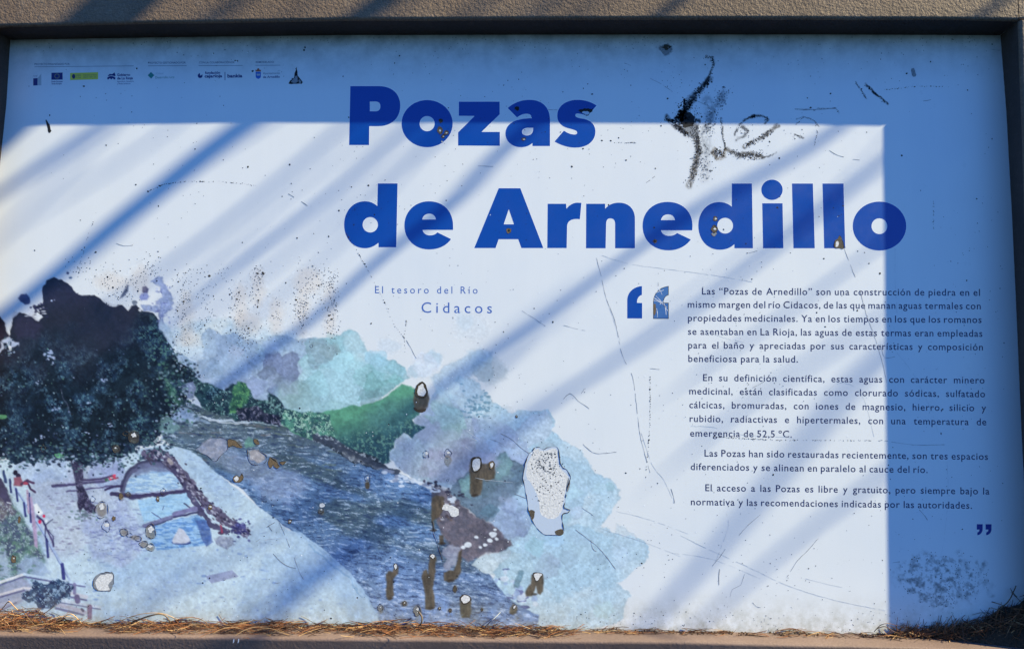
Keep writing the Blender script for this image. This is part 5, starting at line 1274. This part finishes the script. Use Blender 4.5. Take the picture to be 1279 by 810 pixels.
for a, b in (((817, 372), (833, 384)), ((818, 366), (829, 362)), ((816, 375), (826, 378)), ((829, 378), (832, 393)), ((820, 385), (821, 396)), ((822, 360), (827, 368)), ((833, 372), (824, 380)), ((819, 369), (834, 388))):
    scratch([a, ((a[0]+b[0])/2+.6, (a[1]+b[1])/2-.5), b], .7, M_HALO, 0, .3)

# ------------------------------------------------------------------ litter of dry pine needles caught on the bottom rail
def needle_mat(name, c0, c1):
    m, nt, ns, ls, b = nodes_mat(name)
    co = ns.new('ShaderNodeTexCoord').outputs['Object']
    ls.new(ramp(ns, ls, noise(ns, ls, co, 60, 3), [(.35, c0), (.65, c1)]), b.inputs['Base Color'])
    b.inputs['Roughness'].default_value = .5; b.inputs['Specular IOR Level'].default_value = .4
    return m
NM = [needle_mat('dry_needle_russet', (.17, .066, .028), (.29, .125, .052)), needle_mat('dry_needle_tan', (.34, .20, .09), (.48, .31, .155)), needle_mat('dry_needle_dark', (.055, .028, .016), (.12, .055, .028))]
edge_pts = [(-100, 777), (0, 778), (200, 780), (430, 783), (640, 786), (860, 788), (1060, 791), (1180, 794), (1360, 800)]
def ledge_z(px):
    for (x0, y0), (x1, y1) in zip(edge_pts, edge_pts[1:]):
        if px <= x1: return P(px, y0+(y1-y0)*(px-x0)/(x1-x0)).z
    return P(px, 800).z
def needle_geo(vs, fs, mi, c, yaw, pit, L, R0, bend, m, n=6):
    """a curved three-sided needle"""
    o = len(vs); d = Vector((math.cos(yaw)*math.cos(pit), math.sin(yaw)*math.cos(pit), math.sin(pit)))
    side = Vector((-math.sin(yaw), math.cos(yaw), 0)); up = d.cross(side)
    ba = rng.uniform(0, 6.28); bd = side*math.cos(ba)*.35+up*math.sin(ba)
    for i in range(n):
        t = i/(n-1)-.5
        p = c+d*(L*t)+bd*(bend*L*(.25-t*t)*4)
        p.y = min(p.y, -.0008)
        r_ = R0*(1-.5*abs(t)*2*.8)
        for k in range(3):
            a = 2.094*k
            vs.append(p+side*math.cos(a)*r_+up*math.sin(a)*r_)
    for i in range(n-1):
        for k in range(3):
            fs.append([o+i*3+k, o+i*3+(k+1) % 3, o+i*3+3+(k+1) % 3, o+i*3+3+k]); mi.append(m)
    fs.append([o, o+2, o+1]); mi.append(m); e = o+(n-1)*3; fs.append([e, e+1, e+2]); mi.append(m)
vs, fs, mi = [], [], []
def prof(px):      # height of the litter in millimetres
    h = 2.0
    h += 19*math.exp(-((px-25)/55)**2)+5*math.exp(-((px-210)/60)**2)+6*math.exp(-((px-350)/60)**2)+6*math.exp(-((px-490)/45)**2)+4*math.exp(-((px-580)/60)**2)+3*math.exp(-((px-690)/60)**2)
    if px > 640: h -= (px-640)*.009
    return max(h, 1.2)
for k in range(4200):
    px = rng.uniform(-90, 1120)
    h = prof(px)
    if rng.random() > min(1, h/12+.02)*(.25+1.5*float(vnoise(np.array(px/17.), np.array(2.), 6))): continue
    u = rng.random()
    y = -.0015-.031*rng.random()**1.5*(1 if h > 4 else .5)
    z = ledge_z(px)+.0006+h*.001*(u**1.2)*(1-.80*(-y/.034))
    c = P(px, 780); c = Vector((c.x, y, z))
    yaw = rng.gauss(0, .32); pit = rng.gauss(0, .16+.012*h)
    needle_geo(vs, fs, mi, c, yaw, pit, rng.uniform(.010, .042), rng.uniform(.00030, .00055), rng.uniform(-.16, .16), rng.choices((0, 1, 2), (.46, .24, .30))[0])
me = mesh('pine_needle_litter', vs, fs); lit = add('pine_needle_litter', me, NM[0])
for m in NM[1:]: me.materials.append(m)
me.polygons.foreach_set('material_index', mi)
tag(lit, 'dry russet pine needles littered along the bottom rail under the picture', 'pine needles', kind='stuff')
# crumbs of earth and bark among them
vs, fs = [], []
for k in range(900):
    px = rng.uniform(-60, 1150)
    if vnoise(np.array(px/23.), np.array(5.), 8) < .4: continue
    r_ = rng.uniform(.0005, .0018); c = P(px, 780); o = len(vs)
    c = Vector((c.x, -.001-.012*rng.random()**2, ledge_z(px)+r_*.5))
    for d in ((1, 0, 0), (-1, 0, 0), (0, 1, 0), (0, -1, 0), (0, 0, 1), (0, 0, -1)): vs.append(c+Vector(d)*r_*rng.uniform(.5, 1.2))
    for f in ((0, 2, 4), (2, 1, 4), (1, 3, 4), (3, 0, 4), (2, 0, 5), (1, 2, 5), (3, 1, 5), (0, 3, 5)): fs.append([o+q_ for q_ in f])
cr = add('earth_crumbs', mesh('earth_crumbs', vs, fs), paint_mat('bark_crumb', (.06, .038, .024), .95, .5, 300, .5))
tag(cr, 'dark crumbs of earth and bark scattered among the needles on the bottom rail', 'soil', kind='stuff')
# the shaded drift in the lower right corner
vs, fs, mi = [], [], []
def drift(px): 
    t = max(0, min(1, (px-1140)/150)); return 3+50*t**1.8
for k in range(1500):
    px = 1110+185*rng.random()**.75; h = drift(px)
    y = -.0012-(.004+.028*max(0, (px-1165)/125)**1.6)*rng.random()
    z = ledge_z(px)+h*.001*rng.random()
    c = P(px, 780); c = Vector((c.x, y, z))
    sl = math.atan2(30, 100)
    needle_geo(vs, fs, mi, c, rng.gauss(0, .7), rng.gauss(sl, .5), rng.uniform(.012, .045), rng.uniform(.0003, .0006), rng.uniform(-.2, .2), rng.choices((0, 1, 2), (.14, .05, .81))[0])  # mostly dark needles: the corner's shade is partly put into their colour
me = mesh('pine_needle_drift', vs, fs); dr = add('pine_needle_drift', me, NM[0])
for m in NM[1:]: me.materials.append(m)
me.polygons.foreach_set('material_index', mi)
tag(dr, 'drift of pine needles heaped in the lower right corner, shade put into their dark colour', 'pine needles', kind='stuff')
# earth under the drift
vs, fs = [], []
nx_, nk = 34, 7
for i in range(nx_):
    px = 1120+180*i/(nx_-1); h = drift(px)*.001*.9; x = P(px, 785).x; zl = ledge_z(px)
    for k in range(nk):
        t = k/(nk-1)
        y = -.001-(.006+.030*max(0, (px-1165)/125))*t; z = zl+h*(1-t*t)*(.85+.5*float(vnoise(np.array(px/9.), np.array(t*4.), 3)))-.001
        vs.append((x, y, z))
for i in range(nx_-1):
    for k in range(nk-1):
        fs.append([i*nk+k, (i+1)*nk+k, (i+1)*nk+k+1, i*nk+k+1])
M_SOIL = paint_mat('rotted_needle_soil', (.035, .024, .016), .95, .5, 500, 1.0)
so = add('soil_drift', mesh('soil_drift', vs, fs, True), M_SOIL)
tag(so, 'dark crumbly soil under the needles in the lower right corner', 'soil', kind='stuff')
# single needles and twigs that stand out
def single(label, pts, r_, mat, ys=None, cat='pine needle', nm='pine_needle'):
    q_ = []
    n = len(pts)
    for i in range(n-1):
        for k in range(5):
            t = k/5; p0 = pts[max(i-1, 0)]; p1 = pts[i]; p2 = pts[i+1]; p3 = pts[min(i+2, n-1)]
            c = [.5*((2*p1[a])+(-p0[a]+p2[a])*t+(2*p0[a]-5*p1[a]+4*p2[a]-p3[a])*t*t+(-p0[a]+3*p1[a]-3*p2[a]+p3[a])*t**3) for a in (0, 1)]
            q_.append(c+[i+t])
    q_.append([pts[-1][0], pts[-1][1], n-1])
    base = P(q_[0][0], q_[0][1], -.004)
    P3 = [P(x, y, -.003-.010*math.sin(math.pi*i/(n-1))-(.012*(1-i/(n-1)) if ys else 0)) for x, y, i in q_]
    mu = tube(nm, [p-base for p in P3], [r_*(1-.4*k/len(P3)) for k in range(len(P3))], mat, None, 6)
    mu.location = base
    tag(mu, label, cat, 'loose pine needles and twigs')
single('pale looped pine needle arching over the pale ground of the picture', [(146, 777), (165, 769), (185, 765), (205, 766), (222, 773)], .0005, NM[1])
single('thick grey curved stalk arching beside the pale looped needle', [(166, 776), (182, 770), (196, 766.5), (206, 768), (214, 778)], .0011, M_BARK, nm='pine_twig', cat='twig')
single('tan needle bent in a sharp peak at the far left', [(-2, 764), (5, 757), (11, 750.5), (17, 756), (23, 762)], .0007, NM[1])
single('dark needle rising under the wooden rails of the picture', [(126, 776), (136, 772), (143, 769)], .0006, NM[2])
single('curled dark stalk hooked round the brown spot left of the river bottom', [(523, 764), (527, 770), (526, 778), (521, 783)], .0012, M_BARK, nm='pine_twig', cat='twig')
single('long tan needle leaning across the left heap', [(70, 778), (88, 766), (103, 779)], .0007, NM[1])
single('forked dark twig poking out of the corner drift', [(1238, 768), (1258, 752), (1266, 738), (1269, 731)], .0008, M_BARK, nm='pine_twig', cat='twig')
single('short side twig crossing the forked one in the corner drift', [(1270, 745), (1264, 738), (1262, 734)], .0006, M_BARK, nm='pine_twig', cat='twig')
single('thin dark twig lying flat left of the corner drift', [(1239, 751), (1249, 754), (1259, 758)], .0006, M_BARK, nm='pine_twig', cat='twig')
single('pale stiff needle slanting through the dark corner drift', [(1254, 802), (1262, 782), (1275, 762)], .0006, NM[1], ys=1)
single('small dark needle fanned above the litter beside the shadow edge', [(1092, 788), (1100, 780), (1110, 778), (1120, 781)], .0005, NM[2])
single('small needle crossing low at the foot of the shadow edge', [(1096, 784), (1106, 782), (1118, 789), (1126, 790)], .0005, NM[2])
single('tan bent needle standing right of the long brown run', [(606, 783), (612, 776), (618, 771), (625, 764)], .0008, M_GREY)
# two pale ticks knocked into the bottom rail
for x in (291.5, 297.5):
    pts = [(x, 797.5), (x+1.2, 797), (x+1.0, 801), (x-.8, 803)]
    vs = [P(a, b, -DEPTH-.0006) for a, b in pts]
    add('paint_chip', mesh('paint_chip', vs, [[0, 1, 2, 3]]), M_FLAKE, bottom)
# ------------------------------------------------------------------ the boughs whose shade falls on the board
# centre line of each band of shade on the board, its width, how far up the sun's rays the bough is
STRIPES = [
 ([(300, -120), (150, 18), (22, 133), (-90, 240)], 72, 2.0),
 ([(330, 5), (134, 160), (7, 238), (-60, 280)], 9, 2.5),
 ([(620, -80), (420, 70), (290, 166), (151, 275), (20, 384), (-60, 440)], 27, 2.1),
 ([(700, -60), (480, 115), (420, 168), (296, 270), (215, 330), (100, 405)], 9, 2.9),
 ([(760, -20), (560, 120), (455, 204), (387, 266), (303, 327), (200, 410)], 9, 2.2),
 ([(960, -70), (760, 80), (622, 190), (565, 256), (480, 317), (400, 392), (250, 500)], 13, 1.9),
 ([(1450, -120), (1200, 35), (1050, 160), (984, 200), (850, 272), (700, 380), (600, 446), (500, 520)], 11, 1.9),
 ([(1350, 10), (1101, 205), (977, 303), (857, 394), (709, 488), (600, 566), (450, 680), (330, 740)], 9, 2.3),
 ([(1300, 290), (1085, 452), (1000, 560), (900, 680), (800, 790), (720, 880)], 11, 2.6),
 ([(1300, 430), (1105, 592), (1000, 668), (900, 755), (820, 830)], 8, 2.7),
 ([(650, 420), (520, 560), (330, 668), (170, 760), (60, 850)], 8, 2.8),
 ([(620, 550), (520,630), (330, 760), (120, 920)], 7, 2.2),
 ([(420, 702), (180, 910), (-60, 1000)], 12, 2.1),
]
sr = random.Random(5)
for k in range(11):            # finer twigs between the main ones
    x0 = sr.uniform(240, 820) if k < 8 else sr.uniform(1000, 1500); y0 = sr.uniform(-40, 100) if k < 8 else sr.uniform(60, 300)
    sl = sr.uniform(.70, .86); n_ = sr.randint(3, 5); pts = [(x0, y0)]
    for i in range(n_): pts.append((pts[-1][0]-sr.uniform(90, 150), pts[-1][1]+sl*120+sr.uniform(-9, 9)))
    STRIPES.append((pts, sr.uniform(3, 6.5), sr.uniform(2.0, 3.0)))
bough = bpy.data.objects.new('pine_bough', None); C.objects.link(bough)
bough.location = (0, 0, 0)
tag(bough, 'bare pine bough with long twigs overhanging the board and striping it with shade', 'branch')
ends = []
for si, (pts, w, L) in enumerate(STRIPES):
    pp = []
    # resample and give it the slight waver of a real bough
    for i in range(len(pts)-1):
        for k in range(5):
            t = k/5; pp.append((pts[i][0]*(1-t)+pts[i+1][0]*t, pts[i][1]*(1-t)+pts[i+1][1]*t))
    pp.append(pts[-1])
    n = len(pp); out = []
    for i, (x, y) in enumerate(pp):
        t = i/(n-1)
        out.append(P(x, y)+SUN*(L*1.4-.5*t))
    rads = [w*.0005*(1.12-.3*i/(n-1))*(1+.18*(rng.random()-.5)) for i in range(n)]
    tube('twig' if w < 20 else 'limb', out, rads, M_BARK, bough, 8)
    ends.append((out[0], w))
# twigs that start over the board spring from a bough higher up the same ray; the rest run on to the trunk
stem = [Vector((3.9+.05*math.sin(k), -.12, 1.5+.5*k)) for k in range(8)]
tube('trunk', stem, [.085-.006*k for k in range(len(stem))], M_BARK, bough, 12)
for (p, w), (pts, w2, L) in zip(ends, STRIPES):
    inside = pts[0][1] > 300 and pts[0][0] < 1200
    if inside:
        tube('spur', [p, p+SUN*.5, p+SUN*1.2], [w*.0004, w*.00045, .012], M_BARK, bough, 7)
    else:
        tgt = min(stem, key=lambda s: (s-(p+Vector((.4, 0, .5)))).length)
        tube('limb', [p, p.lerp(tgt, .5)+Vector((0, .02, .10)), tgt], [w*.00056, w*.0006+.002, w*.0007+.004], M_BARK, bough, 7)
